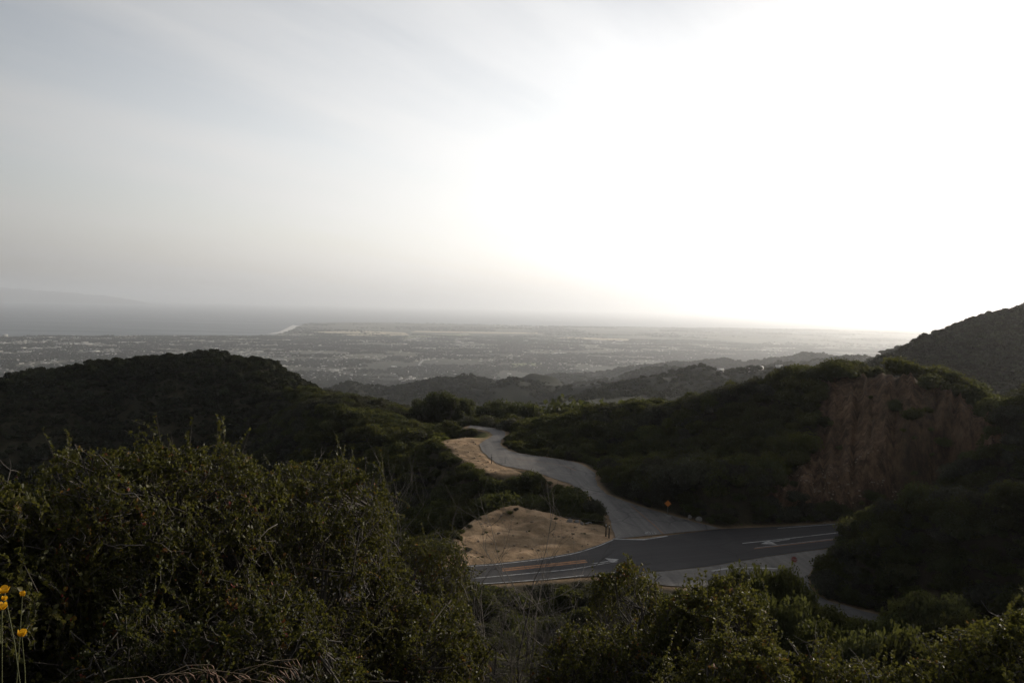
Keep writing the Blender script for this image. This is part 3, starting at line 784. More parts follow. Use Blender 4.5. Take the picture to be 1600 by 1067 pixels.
# foothill woods, town trees
def far_cover(n, r0, r1, smin, smax, a0, a1, hr, clump, thr):
    x, y = sample_shrubs(n, r0, r1, a0, a1, rs)
    s = rs.uniform(smin, smax, n); h = s * rs.uniform(*hr, n)
    ok = fbm(x / clump, y / clump, 4, 71) > thr
    z = hz(x, y)
    ok &= (z > SEA + 2) & visible(x, y, z + h + 6)
    i = np.nonzero(ok)[0]
    return np.stack([x[i], y[i], z[i] - 0.1 * s[i], s[i], h[i]], 1)
foot = far_cover(120000, 900, 4800, 3.0, 7.0, -36, 36, (0.8, 1.2), 160, -0.10)
tag(scat("foothill_woods", foot, C_LOW, 4), "woods and brush on the hazy foothills", "woodland", kind="stuff")
town = far_cover(140000, 4000, 12500, 6, 13, -34, 34, (0.8, 1.3), 330, -0.06)
tag(scat("town_trees", town, C_LOW, 4), "trees spread through the hazy coastal town", "trees", kind="stuff")
town2 = far_cover(30000, 12500, 24000, 12, 26, -16, 34, (0.5, 0.8), 900, 0.02)
tag(scat("plain_trees", town2, C_LOW, 4), "dark tree lines far out on the hazy coastal plain", "trees", kind="stuff")

# ------------------------------------------------------------------ trees at the bend of the side road
def make_tree_meshes(seed, nq):
    rsx = np.random.default_rng(seed)
    L = []
    for i in range(16):
        a = rsx.uniform(0, 6.28); d = rsx.uniform(0.0, 0.62); zc = rsx.uniform(0.26, 0.84)
        d *= 1.15 - 0.75 * abs(zc - 0.55)
        L.append((math.cos(a) * d, math.sin(a) * d, zc, rsx.uniform(0.15, 0.27)))
    crown = clump_mesh("crown", seed, nq, 0.032, L, M_TREE, core=0.8, flat=1.0, shell=0.5)
    mb = MB()
    lean = rsx.uniform(-0.05, 0.05, 2)
    mb.tube([(0, 0, -0.04), (lean[0] * .4, lean[1] * .4, 0.15), (lean[0], lean[1], 0.34), (lean[0], lean[1], 0.6)], [0.045, 0.032, 0.026, 0.012], 7)
    for x, y, z, r_ in L[:11]:
        p0 = np.array([lean[0], lean[1], rsx.uniform(0.2, 0.42)]); p1 = np.array([x, y, z])
        mb.tube([p0, (p0 + p1) / 2 + rsx.normal(0, 0.03, 3) - np.array([0, 0, 0.03]), p1], [0.017, 0.011, 0.005], 5)
    return crown, mb.mesh("trunk", M_BARK, True)
TREES = [make_tree_meshes(300 + i, 5200) for i in range(4)]
tree_spots = [  # px of trunk, range, base py guess, top py, width factor, label
    (672, 252, 606, 1.0, "tallest dark oak above the grassy bank left of the side road"),
    (655, 262, 622, .9, "rounded oak leaning against the left side of the tallest one"),
    (700, 246, 616, .9, "broad oak right beside the tallest one above the grassy bank"),
    (728, 250, 622, .8, "low oak at the right end of the left clump near the road's last bend"),
    (640, 270, 636, .8, "small oak at the left end of the clump above the grassy bank"),
    (775, 262, 626, .9, "dark oak right behind the last bend of the side road"),
    (800, 258, 628, .9, "oak right of the one behind the road's last bend"),
    (826, 254, 630, .8, "squat oak where the right hill begins behind the road"),
    (866, 280, 641, .7, "small oak poking over the ridge at the start of the right hill"),
    (912, 272, 632, .9, "middle oak of the row poking over the ridge right of the bend"),
    (938, 270, 629, .9, "tallest oak of the row poking over the ridge right of the bend"),
    (1002, 262, 630, .8, "last dark oak of the row on the ridge before it climbs to the cut"),
    (846, 268, 634, .9, "wide low oak between the squat one and the small one poking over the ridge"),
    (888, 276, 637, .8, "low dark oak between the small one and the middle one of the ridge row"),
    (965, 266, 634, .9, "dark oak just right of the tallest one of the ridge row"),
    (750, 256, 634, .9, "spreading low oak at the inner side of the road's last bend"),
    (1035, 250, 627, .8, "dark oak on the climbing ridge right of the ridge row"),
    (1075, 236, 624, .6, "small round oak on the climbing ridge left of the cut hill"),
    (1335, 186, 563, .5, "small bushy oak on the crest straight above the brown cut"),
    (1592, 172, 607, .6, "dark oak on the crest at the far end of the cut hill"),
]
for k, (px, r, top_py, wf, lab) in enumerate(tree_spots):
    p = at(px, 640, r); x, y = p[0], p[1]; zb = float(hz(x, y)) - 0.2
    zt = at(px, top_py, r)[2]
    h = max(4.0, zt - zb)
    e = bpy.data.objects.new("oak_tree", None); COL.objects.link(e); e.location = (x, y, zb); e.rotation_euler = (0, 0, k * 1.7)
    e.empty_display_size = 0.5
    tag(e, lab, "tree", "oaks by the side road and along the ridge")
    cr, tk = TREES[k % 4]
    ws = h * 0.62 * (0.75 + 0.45 * wf)
    sc = (ws, ws, h / 1.02)
    link("crown", cr, e, scale=sc); link("trunk", tk, e, scale=sc)
# two lone trees on the foothill crest
for px, py, r, h, lab in ((973, 604, 1452, 12, "lone round tree standing on the grassy crest of the middle foothill"), (948, 604, 1455, 7, "small tree left of the lone one on the foothill crest")):
    p = at(px, py, r); zb = float(hz(p[0], p[1])) - 0.3
    e = bpy.data.objects.new("oak_tree", None); COL.objects.link(e); e.location = (p[0], p[1], zb); tag(e, lab, "tree", "lone trees on the foothill crest")
    cr, tk = TREES[1]; link("crown", cr, e, scale=(h * .8, h * .8, h)); link("trunk", tk, e, scale=(h * .8, h * .8, h))

# ------------------------------------------------------------------ bushes right in front of the viewpoint
M_LEAF = leaf_mat("bush_leaf", [(0.0, (0.014, 0.017, 0.006)), (0.35, (0.031, 0.035, 0.010)), (0.62, (0.060, 0.060, 0.017)), (0.86, (0.098, 0.088, 0.030)),
                                (0.90, (0.15, 0.085, 0.02)), (0.97, (0.13, 0.035, 0.02)), (1.0, (0.17, 0.02, 0.02))], 0.5, 0.36, 0.2, attr="tint", tcol=(0.19, 0.185, 0.03))
M_STEM = simple_mat("bush_bark", (0.05, 0.042, 0.033), 0.85, var=0.45, scale=9)
M_DEAD = simple_mat("dead_wood", (0.10, 0.088, 0.076), 0.85, var=0.4, scale=9)
M_STRAW = simple_mat("straw", (0.20, 0.145, 0.09), 0.75, var=0.3, scale=20)
M_SEED = simple_mat("seed_head", (0.12, 0.065, 0.042), 0.8, var=0.4, scale=40)
M_POPPY_STEM = simple_mat("poppy_stem", (0.08, 0.085, 0.03), 0.6, var=0.3, scale=20)

def unit(v): return v / (np.linalg.norm(v, axis=-1, keepdims=True) + 1e-9)

def leaves_mesh(name, P, T, N_, L, Wd, tint, mat):
    """leaf blades: base P, axis T, face normal N_, length L, half width Wd"""
    n = len(P); B = unit(np.cross(T, N_)); L = L[:, None]; Wd = Wd[:, None]
    up = N_ * Wd * 0.35
    v = np.stack([P, P + T * L * .35 + B * Wd + up, P + T * L * .75 + B * Wd * .8 + up, P + T * L + N_ * L * -.06, P + T * L * .75 - B * Wd * .8 + up, P + T * L * .35 - B * Wd + up], 1).reshape(-1, 3)
    b = np.arange(n)[:, None] * 6
    q = np.concatenate([b + np.array([0, 1, 2, 3]), b + np.array([0, 3, 4, 5])])
    return mesh_np(name, v, q, [mat], attrs={"tint": np.repeat(tint, 6)})

def bush(name, label, px, r, top_py, half_px, depth, ntw, seed, leafL=0.023, shoots=8, bare=0.045, tint0=0.45, low=-0.1, base_drop=0.0, twig_len=(0.11, 0.3), open_=0.25, group="leafy bushes in front of the viewpoint"):
    rs = np.random.default_rng(seed)
    c = at(px, top_py, r); x, y, zt = c
    zg = float(hz(x, y)) - base_drop
    hgt = zt - zg; rx = half_px / F * r * 1.02; ry = depth
    az = math.atan2(x, y); ex = np.array([math.cos(az), -math.sin(az), 0]); ey = np.array([math.sin(az), math.cos(az), 0])
    loc = np.array([x, y, zg])
    # crown envelope with lumps
    def env(a, b):
        d2 = a * a + b * b
        return np.clip(1 - d2, 0, 1) ** 0.46
    a = rs.uniform(-1, 1, ntw * 3); b = rs.uniform(-1, 1, ntw * 3)
    k = (a * a + b * b) < 1; a = a[k][:ntw]; b = b[k][:ntw]; n = len(a)
    lump = 0.84 + 0.62 * fbm(a * 2.1 + seed, b * 2.1, 3, seed)
    e = env(a, b) * lump * 0.93
    dpt = np.where(rs.random(n) < 0.68, rs.random(n) * 0.22, rs.random(n) ** 0.8)
    cz_ = np.clip(e * (1 - dpt * 0.95), 0.08, 1.05)
    tips = (a * rx)[:, None] * ex + (b * ry)[:, None] * ey + np.array([0, 0, 1.0]) * (hgt * (0.22 + 0.76 * cz_))[:, None]
    # low crown: some twigs hang on the flanks
    fl = rs.random(n) < 0.38
    ang = rs.uniform(0, 2 * math.pi, n); rad = rs.uniform(0.8, 1.02, n) * (0.85 + 0.4 * fbm(np.cos(ang) * 2 + seed, np.sin(ang) * 2, 2, seed + 3))
    hh = rs.uniform(0.12, 0.72, n)
    fl_t = (np.cos(ang) * rad * rx * np.sqrt(1 - hh * hh * .8))[:, None] * ex + (np.sin(ang) * rad * ry * np.sqrt(1 - hh * hh * .8))[:, None] * ey + np.array([0, 0, 1.0]) * (hh * hgt)[:, None]
    tips = np.where(fl[:, None], fl_t, tips)
    # foliage gathers into clumps
    nc = max(20, n // 26); cc = tips[rs.choice(n, nc, replace=False)]
    d_ = ((tips[:, None, :] - cc[None]) ** 2).sum(-1); j_ = d_.argmin(1); dm_ = np.sqrt(d_.min(1))[:, None]
    tips = tips + (cc[j_] - tips) * np.clip(0.36 - 0.1 * dm_, 0, 1)
    # openings in the foliage
    op = fbm(tips[:, 0] * 2.2 + 9, tips[:, 2] * 2.2 + tips[:, 1] * 1.7, 3, seed + 7)
    tips = tips[op > -0.5 * open_ - 0.02 * 0 - 0.05] if open_ > 0 else tips
    n = len(tips)
    q98 = np.quantile(tips[:, 2], 0.95); tips[:, 2] = 0.05 + (tips[:, 2] - 0.05) * (hgt - 0.10) / q98; tips[:, 2] = np.where(tips[:, 2] > hgt - 0.12, hgt - 0.12 + 0.25 * (tips[:, 2] - hgt + 0.12), tips[:, 2])
    ctr = np.array([0, 0, hgt * 0.35])
    out = unit(tips - ctr)
    tdir = unit(out * 0.6 + np.array([0, 0, 0.35]) + rs.normal(size=(n, 3)) * 0.6)
    tl = rs.uniform(*twig_len, n)
    tips0 = tips.copy(); zs = np.sort(tips0[:, 2])
    # upright shoots above the crown
    for s_ in range(shoots):
        i = rs.integers(n); j = np.argmax(tips0[:, 2] - 0.35 * hgt * ((tips0 @ ex) / rx - rs.uniform(-.85, .85)) ** 2 + rs.normal(0, 0.06, n))
        tips[i] = tips0[j] + np.array([rs.normal(0, .05), rs.normal(0, .05), rs.uniform(0.08, 0.26)]); tdir[i] = unit(np.array([rs.normal(0, .25), rs.normal(0, .25), 1.0])); tl[i] = rs.uniform(0.35, 0.55)
    bend = rs.normal(size=(n, 3)) * 0.06; bend[:, 2] -= 0.02
    st = tips - tdir * tl[:, None]
    # leaves
    cnt = np.maximum(4, (tl / (leafL * 0.42)).astype(int))
    leafy = rs.random(n) > bare; leafy[tl > twig_len[1] - 0.06] = True
    ti = np.repeat(np.arange(n)[leafy], cnt[leafy])
    u = rs.random(len(ti)) ** 0.8 * 0.96 + 0.04
    P = st[ti] + tdir[ti] * (tl[ti] * u)[:, None] + bend[ti] * (4 * u * (1 - u))[:, None] * tl[ti][:, None] * 2
    side = unit(np.cross(tdir[ti], rs.normal(size=(len(ti), 3))))
    T = unit(side * 0.8 + tdir[ti] * 0.75 + np.array([0, 0, 0.15]) + rs.normal(size=(len(ti), 3)) * 0.2)
    Nn = unit(np.cross(T, np.cross(tdir[ti], T)) + rs.normal(size=(len(ti), 3)) * 0.45)
    L = leafL * rs.uniform(0.6, 1.35, len(ti)); Wd = L * rs.uniform(0.30, 0.45, len(ti))
    tw_t = rs.normal(0, 0.10, n); 
    tint = np.clip(tint0 + tw_t[ti] + rs.normal(0, 0.10, len(ti)), 0.02, 0.86)
    odd = rs.random(n) < 0.035
    red = odd[ti] & (rs.random(len(ti)) < 0.75) | (rs.random(len(ti)) < 0.012)
    tint = np.where(red, rs.uniform(0.86, 1.0, len(ti)), tint)
    root = bpy.data.objects.new(name, None); COL.objects.link(root); root.location = loc; root.empty_display_size = 0.3
    tag(root, label, "shrub", group)
    link("foliage", leaves_mesh("foliage", P, T, Nn, L, Wd, tint, M_LEAF), root)
    # wood
    mb = MB(); md = MB(); stems = []
    for s_ in range(9):
        an = rs.uniform(0, 6.28); q = rs.uniform(0.25, 0.85)
        end = np.array(math.cos(an) * rx * q * ex + math.sin(an) * ry * q * ey) + np.array([0, 0, hgt * rs.uniform(0.5, 0.85)])
        p0 = np.array([rs.normal(0, .12), rs.normal(0, .12), -0.15]); midp = p0 * .5 + end * .5 + rs.normal(0, 0.12, 3) + np.array([0, 0, 0.1 * hgt])
        tt = np.linspace(0, 1, 7)[:, None]
        pts = (1 - tt) ** 2 * p0 + 2 * tt * (1 - tt) * midp + tt ** 2 * end + rs.normal(0, 0.025, (7, 3))
        mb.tube(pts, np.linspace(0.032, 0.009, 7), 6); stems.append(pts)
    SP = np.concatenate(stems)
    for i in range(n):
        is_dead = not leafy[i]
        k0, k1, k2 = st[i], st[i] + tdir[i] * tl[i] * .5 + bend[i] * tl[i] * 2, tips[i]
        if is_dead:
            tt = np.linspace(0, 1, 6)[:, None]; L_ = tl[i] * rs.uniform(0.7, 1.5)
            pts = k0 + (tdir[i] * L_) * tt + bend[i] * L_ * 3 * (4 * tt * (1 - tt)) + rs.normal(0, 0.011, (6, 3))
            md.tube(pts, np.linspace(0.0042, 0.0016, 6), 4)
            for q in range(rs.integers(1, 4)):
                a_ = rs.integers(1, 5); d_ = unit(tdir[i] + rs.normal(0, 0.6, 3)) * L_ * rs.uniform(.2, .5)
                md.tube([pts[a_], pts[a_] + d_ * .5 + rs.normal(0, .008, 3), pts[a_] + d_], [0.0026, 0.0019, 0.0011], 3)
            continue
        mb.tube([k0, k1, k2], [0.0030, 0.0023, 0.0011], 3)
        if rs.random() < 0.2:
            j = rs.choice(np.argsort(((SP - k0) ** 2).sum(1))[:5])
            m_ = (SP[j] + k0) / 2 + rs.normal(0, 0.05, 3)
            mb.tube([SP[j], m_, k0], [0.009, 0.0065, 0.004], 4)
    mb.build("stem", M_STEM, root)
    if md.n: md.build("dead_twig", M_DEAD, root)
    return root

BU = [
    ("leafy_bush", "tall broad olive leaved bush filling the lower left, its top shoots against the dark hill", 225, 6.4, 696, 270, 1.3, 5200, 1, dict(shoots=10)),
    ("leafy_bush", "olive bush in the corner behind the yellow poppies, with red tinged shoots", -40, 6.0, 734, 190, 1.1, 2400, 2, dict(shoots=6, leafL=0.028, tint0=0.5)),
    ("leafy_bush", "big olive leaved bush with pale dead twigs, left of the dirt turnout", 480, 7.0, 722, 175, 1.2, 4000, 3, dict(shoots=8, bare=0.07, leafL=0.021)),
    ("leafy_bush", "brighter green bush whose rounded edge meets the main road's end", 660, 8.4, 836, 100, 0.9, 2100, 4, dict(shoots=4, tint0=0.50, bare=0.03, leafL=0.019)),
    ("leafy_bush", "small green bush below the bright one, next to the grey dead shrub", 655, 6.6, 935, 130, 0.9, 1800, 5, dict(shoots=3, tint0=0.40)),
    ("leafy_bush", "dark low bush at the foot of the tall broad one, above the dry grass", 330, 5.2, 905, 260, 0.9, 2400, 6, dict(shoots=4, tint0=0.12, bare=0.12)),  # leaf tint lowered to stand in for shade below the tall bush
    ("leafy_bush", "bush poking up over the middle of the main road with a rounded leafy top", 985, 8.6, 880, 92, 0.8, 1500, 7, dict(shoots=5, tint0=0.5, leafL=0.026)),
    ("leafy_bush", "dark low bush under the one that pokes over the main road", 960, 7.0, 975, 150, 0.9, 1900, 8, dict(shoots=4, tint0=0.4, bare=0.12)),
    ("leafy_bush", "yellowish bush reaching the pale shoulder below the near stop line", 1120, 7.6, 905, 120, 0.9, 2400, 9, dict(shoots=7, tint0=0.55, bare=0.03, leafL=0.028)),
    ("leafy_bush", "broad brownish olive bush in the bottom middle with glinting leaves", 1170, 6.2, 985, 190, 0.9, 2900, 10, dict(shoots=6, tint0=0.58, bare=0.03, leafL=0.026)),
    ("leafy_bush", "small bush with single upright shoots in front of the near side road", 1330, 6.6, 1008, 110, 0.7, 900, 11, dict(shoots=7, tint0=0.5, bare=0.05)),
    ("leafy_bush", "olive bush in the lower right corner with a rounded glinting top", 1570, 7.2, 955, 120, 0.9, 2200, 12, dict(shoots=5, tint0=0.52, bare=0.03, leafL=0.029)),
    ("leafy_bush", "low bush along the bottom edge beside the rounded corner bush", 1445, 6.2, 1042, 110, 0.8, 900, 13, dict(shoots=5, tint0=0.48)),
]
for nm, lab, px, r, tp, hp, dp, nt_, sd_, kw in BU:
    bush(nm, lab, px, r, tp, hp, dp, nt_, sd_, **kw)

# grey dead shrub between the bushes
def dead_shrub(label, px, r, top_py, half_px, n, seed):
    rs = np.random.default_rng(seed)
    c = at(px, top_py, r); zg = float(hz(c[0], c[1])); hgt = c[2] - zg; rx = half_px / F * r
    root = bpy.data.objects.new("dead_shrub", None); COL.objects.link(root); root.location = (c[0], c[1], zg); tag(root, label, "dead shrub")
    trunk = MB(); tw = MB()
    def grow(p, d, L, rad, lev):
        k = 5; pts = [p]; dd = d.copy()
        for i in range(k - 1):
            dd = unit(dd + rs.normal(0, 0.16, 3) + np.array([0, 0, 0.05])); pts.append(pts[-1] + dd * L / (k - 1))
        (trunk if lev < 2 else tw).tube(pts, np.linspace(rad, rad * 0.55, k), 5 if lev < 2 else 3)
        if lev >= 4: return
        for j in range([4, 4, 5, 4][lev]):
            q = rs.integers(1, k); nd = unit(dd + rs.normal(0, 0.55, 3)); grow(pts[q], nd, L * rs.uniform(0.5, 0.78), rad * 0.5, lev + 1)
    for s_ in range(n):
        an = rs.uniform(0, 6.28); lean = rs.uniform(0.15, 0.75) * rx / hgt * 1.6
        grow(np.array([rs.normal(0, .15), rs.normal(0, .15), -0.1]), unit(np.array([math.cos(an) * lean, math.sin(an) * lean, 1.0])), hgt * rs.uniform(0.42, 0.55), 0.021, 0)
    trunk.build("stem", simple_mat("dead_bark", (0.05, 0.042, 0.04), 0.9, var=0.4, scale=9), root); tw.build("dead_twig", M_DEAD, root)
dead_shrub("tangled grey leafless shrub between the green bushes in front of the main road", 825, 8.2, 886, 120, 15, 21)
dead_shrub("thin pale leafless stalks sticking up left of the dirt turnout", 668, 10.5, 800, 40, 4, 22)

# dry wild oats and poppies at the bottom left
def grass_clump(label, px, r, n, hmax, seed, spread):
    rs = np.random.default_rng(seed); c = at(px, 1060, r); zg = float(hz(c[0], c[1])) - 0.03
    root = bpy.data.objects.new("wild_oats", None); COL.objects.link(root); root.location = (c[0], c[1], zg); tag(root, label, "dry grass", "dry grass clumps by the poppies")
    st = MB(); hd = MB()
    for i in range(n):
        p = np.array([rs.normal(0, spread), rs.normal(0, spread * .6), 0]); h = hmax * rs.uniform(0.55, 1.0); an = rs.uniform(-0.5, 0.9); bnd = rs.uniform(0.25, 0.75) * h
        tt = np.linspace(0, 1, 9)[:, None]
        pts = p + np.hstack([tt ** 2.2 * bnd * math.cos(an), tt ** 2.2 * bnd * math.sin(an) * .5, np.sin(tt * 1.75) / 1.0 * h])
        st.tube(pts, np.linspace(0.0022, 0.0009, 9), 3)
        for k in range(rs.integers(3, 7)):
            q = pts[-1] * (1 - k * .09) + pts[-3] * k * .09; e_ = q + np.array([rs.normal(0.012, .014), rs.normal(0, .014), -rs.uniform(0.02, 0.04)])
            hd.tube([q, (q + e_) / 2 + rs.normal(0, .002, 3), e_], [0.0006, 0.0027, 0.0005], 4)
    st.build("stalk", M_STRAW, root); hd.build("seed_head", M_SEED, root)
grass_clump("dry drooping wild oats just right of the poppies", 85, 2.35, 34, 0.66, 31, 0.10)
grass_clump("dry drooping wild oats farther along the bottom edge from the poppies", 190, 2.5, 26, 0.66, 32, 0.12)
grass_clump("sparse tall straw stalks at the foot of the dark low bush", 255, 2.8, 10, 0.8, 33, 0.08)

def petal_mat():
    return leaf_mat("poppy_petal", [(0.0, (0.58, 0.27, 0.008)), (1.0, (0.70, 0.42, 0.02))], 0.5, 0.4, 0.3, scale=30, tcol=(0.65, 0.36, 0.012))
M_PETAL = petal_mat()
def flower_mesh(rs, size, close):
    v = []; q = []
    for k in range(4):
        a0 = k * math.pi / 2 + rs.normal(0, .1)
        for i in range(4):
            t_ = i / 3; rr = size * (0.12 + close * math.sin(t_ * 1.5)); z = size * (t_ * 1.15 - 0.05)
            wd = size * (0.25 + 0.65 * math.sin(math.pi * min(1, t_ * .78 + .08)))
            for s_ in (-1, 0, 1):
                ca, sa = math.cos(a0), math.sin(a0); bulge = rr + (0 if s_ else size * .08)
                v.append((ca * bulge - sa * s_ * wd * .8, sa * bulge + ca * s_ * wd * .8, z + (0 if s_ else size * .05)))
        b = k * 12
        for i in range(3):
            for s_ in range(2): q.append((b + i * 3 + s_, b + i * 3 + s_ + 1, b + i * 3 + s_ + 4, b + i * 3 + s_ + 3))
    return mesh_np("flower", np.array(v), np.array(q), [M_PETAL], smooth=True)
rsf = np.random.default_rng(77)
p0 = at(12, 1060, 2.25); zg = float(hz(p0[0], p0[1]))
pop = bpy.data.objects.new("poppy_plant", None); COL.objects.link(pop); pop.location = (p0[0], p0[1], zg)
tag(pop, "poppy plant with yellow orange cup flowers on thin stems in the lower left corner", "flower")
base = np.array([p0[0], p0[1], zg])
for px, py, r, sz_, cl_ in ((7, 924, 2.2, 0.012, .75), (-2, 926, 2.22, 0.0115, .7), (6, 936, 2.18, 0.008, .5), (3, 950, 2.15, 0.013, .55), (35, 929, 2.3, 0.009, .5), (34, 992, 2.25, 0.013, .55)):
    e_ = at(px, py, r) - base
    b0 = np.array([rsf.normal(0, .05), rsf.normal(0, .05), 0]); md_ = b0 * .4 + e_ * .6 + np.array([rsf.normal(0, .045), rsf.normal(0, .03), -.03])
    mb = MB(); tt = np.linspace(0, 1, 8)[:, None]
    mb.tube((1 - tt) ** 2 * b0 + 2 * tt * (1 - tt) * md_ + tt ** 2 * e_, np.linspace(0.0017, 0.0011, 8), 5); mb.build("stem", M_POPPY_STEM, pop)
    f_ = link("flower", flower_mesh(rsf, sz_, cl_), pop, e_ - np.array([0, 0, 0.002]), rsf.uniform(0, 6)); f_.rotation_euler = (rsf.normal(0, .2), rsf.normal(0, .2), rsf.uniform(0, 6))
nl_ = 160
P = np.stack([rsf.normal(0.0, 0.07, nl_), rsf.normal(0, 0.06, nl_), rsf.uniform(0.12, 0.50, nl_)], 1); P[:, :2] *= (1.2 - P[:, 2:3] * 0.7)
T = unit(np.stack([rsf.normal(0, 1, nl_), rsf.normal(0, 1, nl_), rsf.uniform(0.3, 1.5, nl_)], 1)); Nn = unit(np.cross(T, rsf.normal(size=(nl_, 3))))
link("leaves", leaves_mesh("leaves", P, T, Nn, rsf.uniform(0.03, 0.06, nl_), rsf.uniform(0.004, 0.009, nl_), rsf.uniform(0.35, 0.75, nl_), M_LEAF), pop)

# ------------------------------------------------------------------ the coastal plain: fields, buildings, shore
M_ROOF = simple_mat("pale_roof", (0.50, 0.49, 0.47), 0.6, var=0.12, scale=0.02)
M_WALLB = simple_mat("pale_wall", (0.42, 0.40, 0.37), 0.8, var=0.15, scale=0.05)
M_HROOF = simple_mat("house_roof", (0.24, 0.22, 0.20), 0.85, var=0.3, scale=0.02)
def field(name, pts, mat, dz=2.5):
    """a draped sheet on the plain; pts are (azimuth pixel, range)"""
    P = np.array([(math.sin(azs(p, 530)[0]) * r, math.cos(azs(p, 530)[0]) * r) for p, r in pts])
    o = sheet(name, P, 0.0, mat)
    me = o.data
    for v in me.vertices: v.co.z = float(hz(v.co.x, v.co.y)) + dz
    return tag(o, kind="structure")
M_TAN = simple_mat("dry_field", (0.34, 0.28, 0.17), 0.95, var=0.2, scale=0.004)
M_GREENF = simple_mat("green_field", (0.15, 0.17, 0.06), 0.95, var=0.25, scale=0.01)
M_SAND_GLINT = simple_mat("beach_sand", (0.52, 0.50, 0.46), 0.8, var=0.08, scale=0.01)
field("field", [(485, 13000), (520, 11900), (590, 11700), (640, 12300), (632, 13400), (560, 13900)], M_TAN, 6)
field("field", [(470, 11900), (500, 11500), (640, 11200), (740, 12900), (730, 13300), (640, 12200), (590, 11600), (520, 11800)], M_GREENF, 5)
field("field", [(640, 13600), (760, 13800), (850, 14300), (850, 14900), (740, 14500), (650, 14300)], M_TAN, 6)
field("field", [(870, 12300), (980, 11900), (985, 12500), (880, 12900)], M_TAN, 8)
field("field", [(-120, 4550), (40, 4500), (60, 4900), (-120, 5100)], M_TAN, 6)
field("field", [(60, 4950), (150, 5000), (140, 5400), (40, 5300)], M_GREENF, 6)
field("field", [(800, 6300), (850, 6500), (845, 6800), (798, 6600)], M_GREENF, 6)
M_STREET = simple_mat("street", (0.24, 0.235, 0.225), 0.9, var=0.2, scale=0.01)
for pa, ra, pb, rb, w_ in ((150, 9400, 178, 6600, 26), (178, 9500, 480, 9300, 24), (-60, 10100, 330, 10300, 24), (300, 8000, 640, 7200, 22), (560, 9900, 900, 9700, 26), (470, 6000, 520, 8600, 20), (640, 5600, 700, 8300, 20), (760, 7400, 960, 7000, 20), (880, 9200, 1120, 10300, 22)):
    A_ = np.array([math.sin(azs(pa, 530)[0]), math.cos(azs(pa, 530)[0])]) * ra; B_ = np.array([math.sin(azs(pb, 530)[0]), math.cos(azs(pb, 530)[0])]) * rb
    u_ = (B_ - A_) / np.linalg.norm(B_ - A_); n_ = np.array([-u_[1], u_[0]]) * w_ / 2; tt = np.linspace(0, 1, 40)[:, None]
    c_ = A_ + (B_ - A_) * tt + n_ * 6 * np.sin(tt * 5 + pa); v = np.concatenate([c_ + n_, c_ - n_]); zc = np.concatenate([hz(c_[:, 0], c_[:, 1])] * 2) + 3.0
    i = np.arange(39); tag(link("street", mesh_np("street", np.c_[v, zc], np.stack([i, 40 + i, 41 + i, i + 1], -1), [M_STREET])), kind="structure")
# sandy spit at the slough's mouth, coloured pale to stand in for surf glint
P = np.array([(math.sin(azs(p, 510)[0]) * r, math.cos(azs(p, 510)[0]) * r) for p, r in ((416, 12300), (440, 12500), (463, 14600), (468, 16400), (458, 17000), (449, 15200), (436, 13200))])
tag(sheet("beach", P, SEA + 3.0, M_SAND_GLINT), kind="structure")

def building_mesh(kind, rs):
    """flat or low gabled block, unit footprint in metres"""
    mb = MB(); mr = MB()
    if kind == 0:
        L, Wd, h = 70, 34, 9
        mb.box((-L / 2, -Wd / 2, -4), (L / 2, Wd / 2, h)); mr.box((-L / 2 - 1, -Wd / 2 - 1, h + .01), (L / 2 + 1, Wd / 2 + 1, h + 1.2)); mr.box((-8, -6, h + 1.2), (4, 5, h + 3.6))
    elif kind == 1:
        L, Wd, h = 46, 26, 7
        mb.box((-L / 2, -Wd / 2, -4), (L / 2, Wd / 2, h)); mb.box((L / 2, -Wd / 2, -4), (L / 2 + 20, 0, h - 2))
        mr.box((-L / 2 - 1, -Wd / 2 - 1, h + .01), (L / 2 + 1, Wd / 2 + 1, h + 1)); mr.box((L / 2 + 1.2, -Wd / 2 - 1, h - 1.9), (L / 2 + 21, 1, h - 1))
    else:
        L, Wd, h = 24, 13, 5
        mb.box((-L / 2, -Wd / 2, -4), (L / 2, Wd / 2, h))
        v = [(-L / 2 - 1, -Wd / 2 - 1, h), (L / 2 + 1, -Wd / 2 - 1, h), (L / 2 + 1, 0, h + 4), (-L / 2 - 1, 0, h + 4), (-L / 2 - 1, Wd / 2 + 1, h), (L / 2 + 1, Wd / 2 + 1, h)]
        mr.add(v, q=[(0, 1, 2, 3), (3, 2, 5, 4)], t=[(0, 3, 4), (1, 5, 2)])
    v1 = np.concatenate(mb.v); v2 = np.concatenate(mr.v)
    fl = [np.concatenate(mb.q), np.concatenate(mr.q) + len(v1)]; mi = [0] * len(fl[0]) + [1] * len(fl[1])
    if mr.t: fl.append(np.concatenate(mr.t) + len(v1)); mi += [1] * len(fl[2])
    return mesh_np("town_building", np.concatenate([v1, v2]), fl, [M_WALLB, M_ROOF if kind < 2 else M_HROOF], mi)
BM = [building_mesh(k, None) for k in range(3)]
rst = np.random.default_rng(91)
def put_building(px, r, k, rot, sc, label, group, name="town_building"):
    a = azs(px, 530)[0]; x, y = math.sin(a) * r, math.cos(a) * r
    o = link(name, BM[k], None, (x, y, float(hz(x, y))), rot, sc)
    return tag(o, label, "building", group)
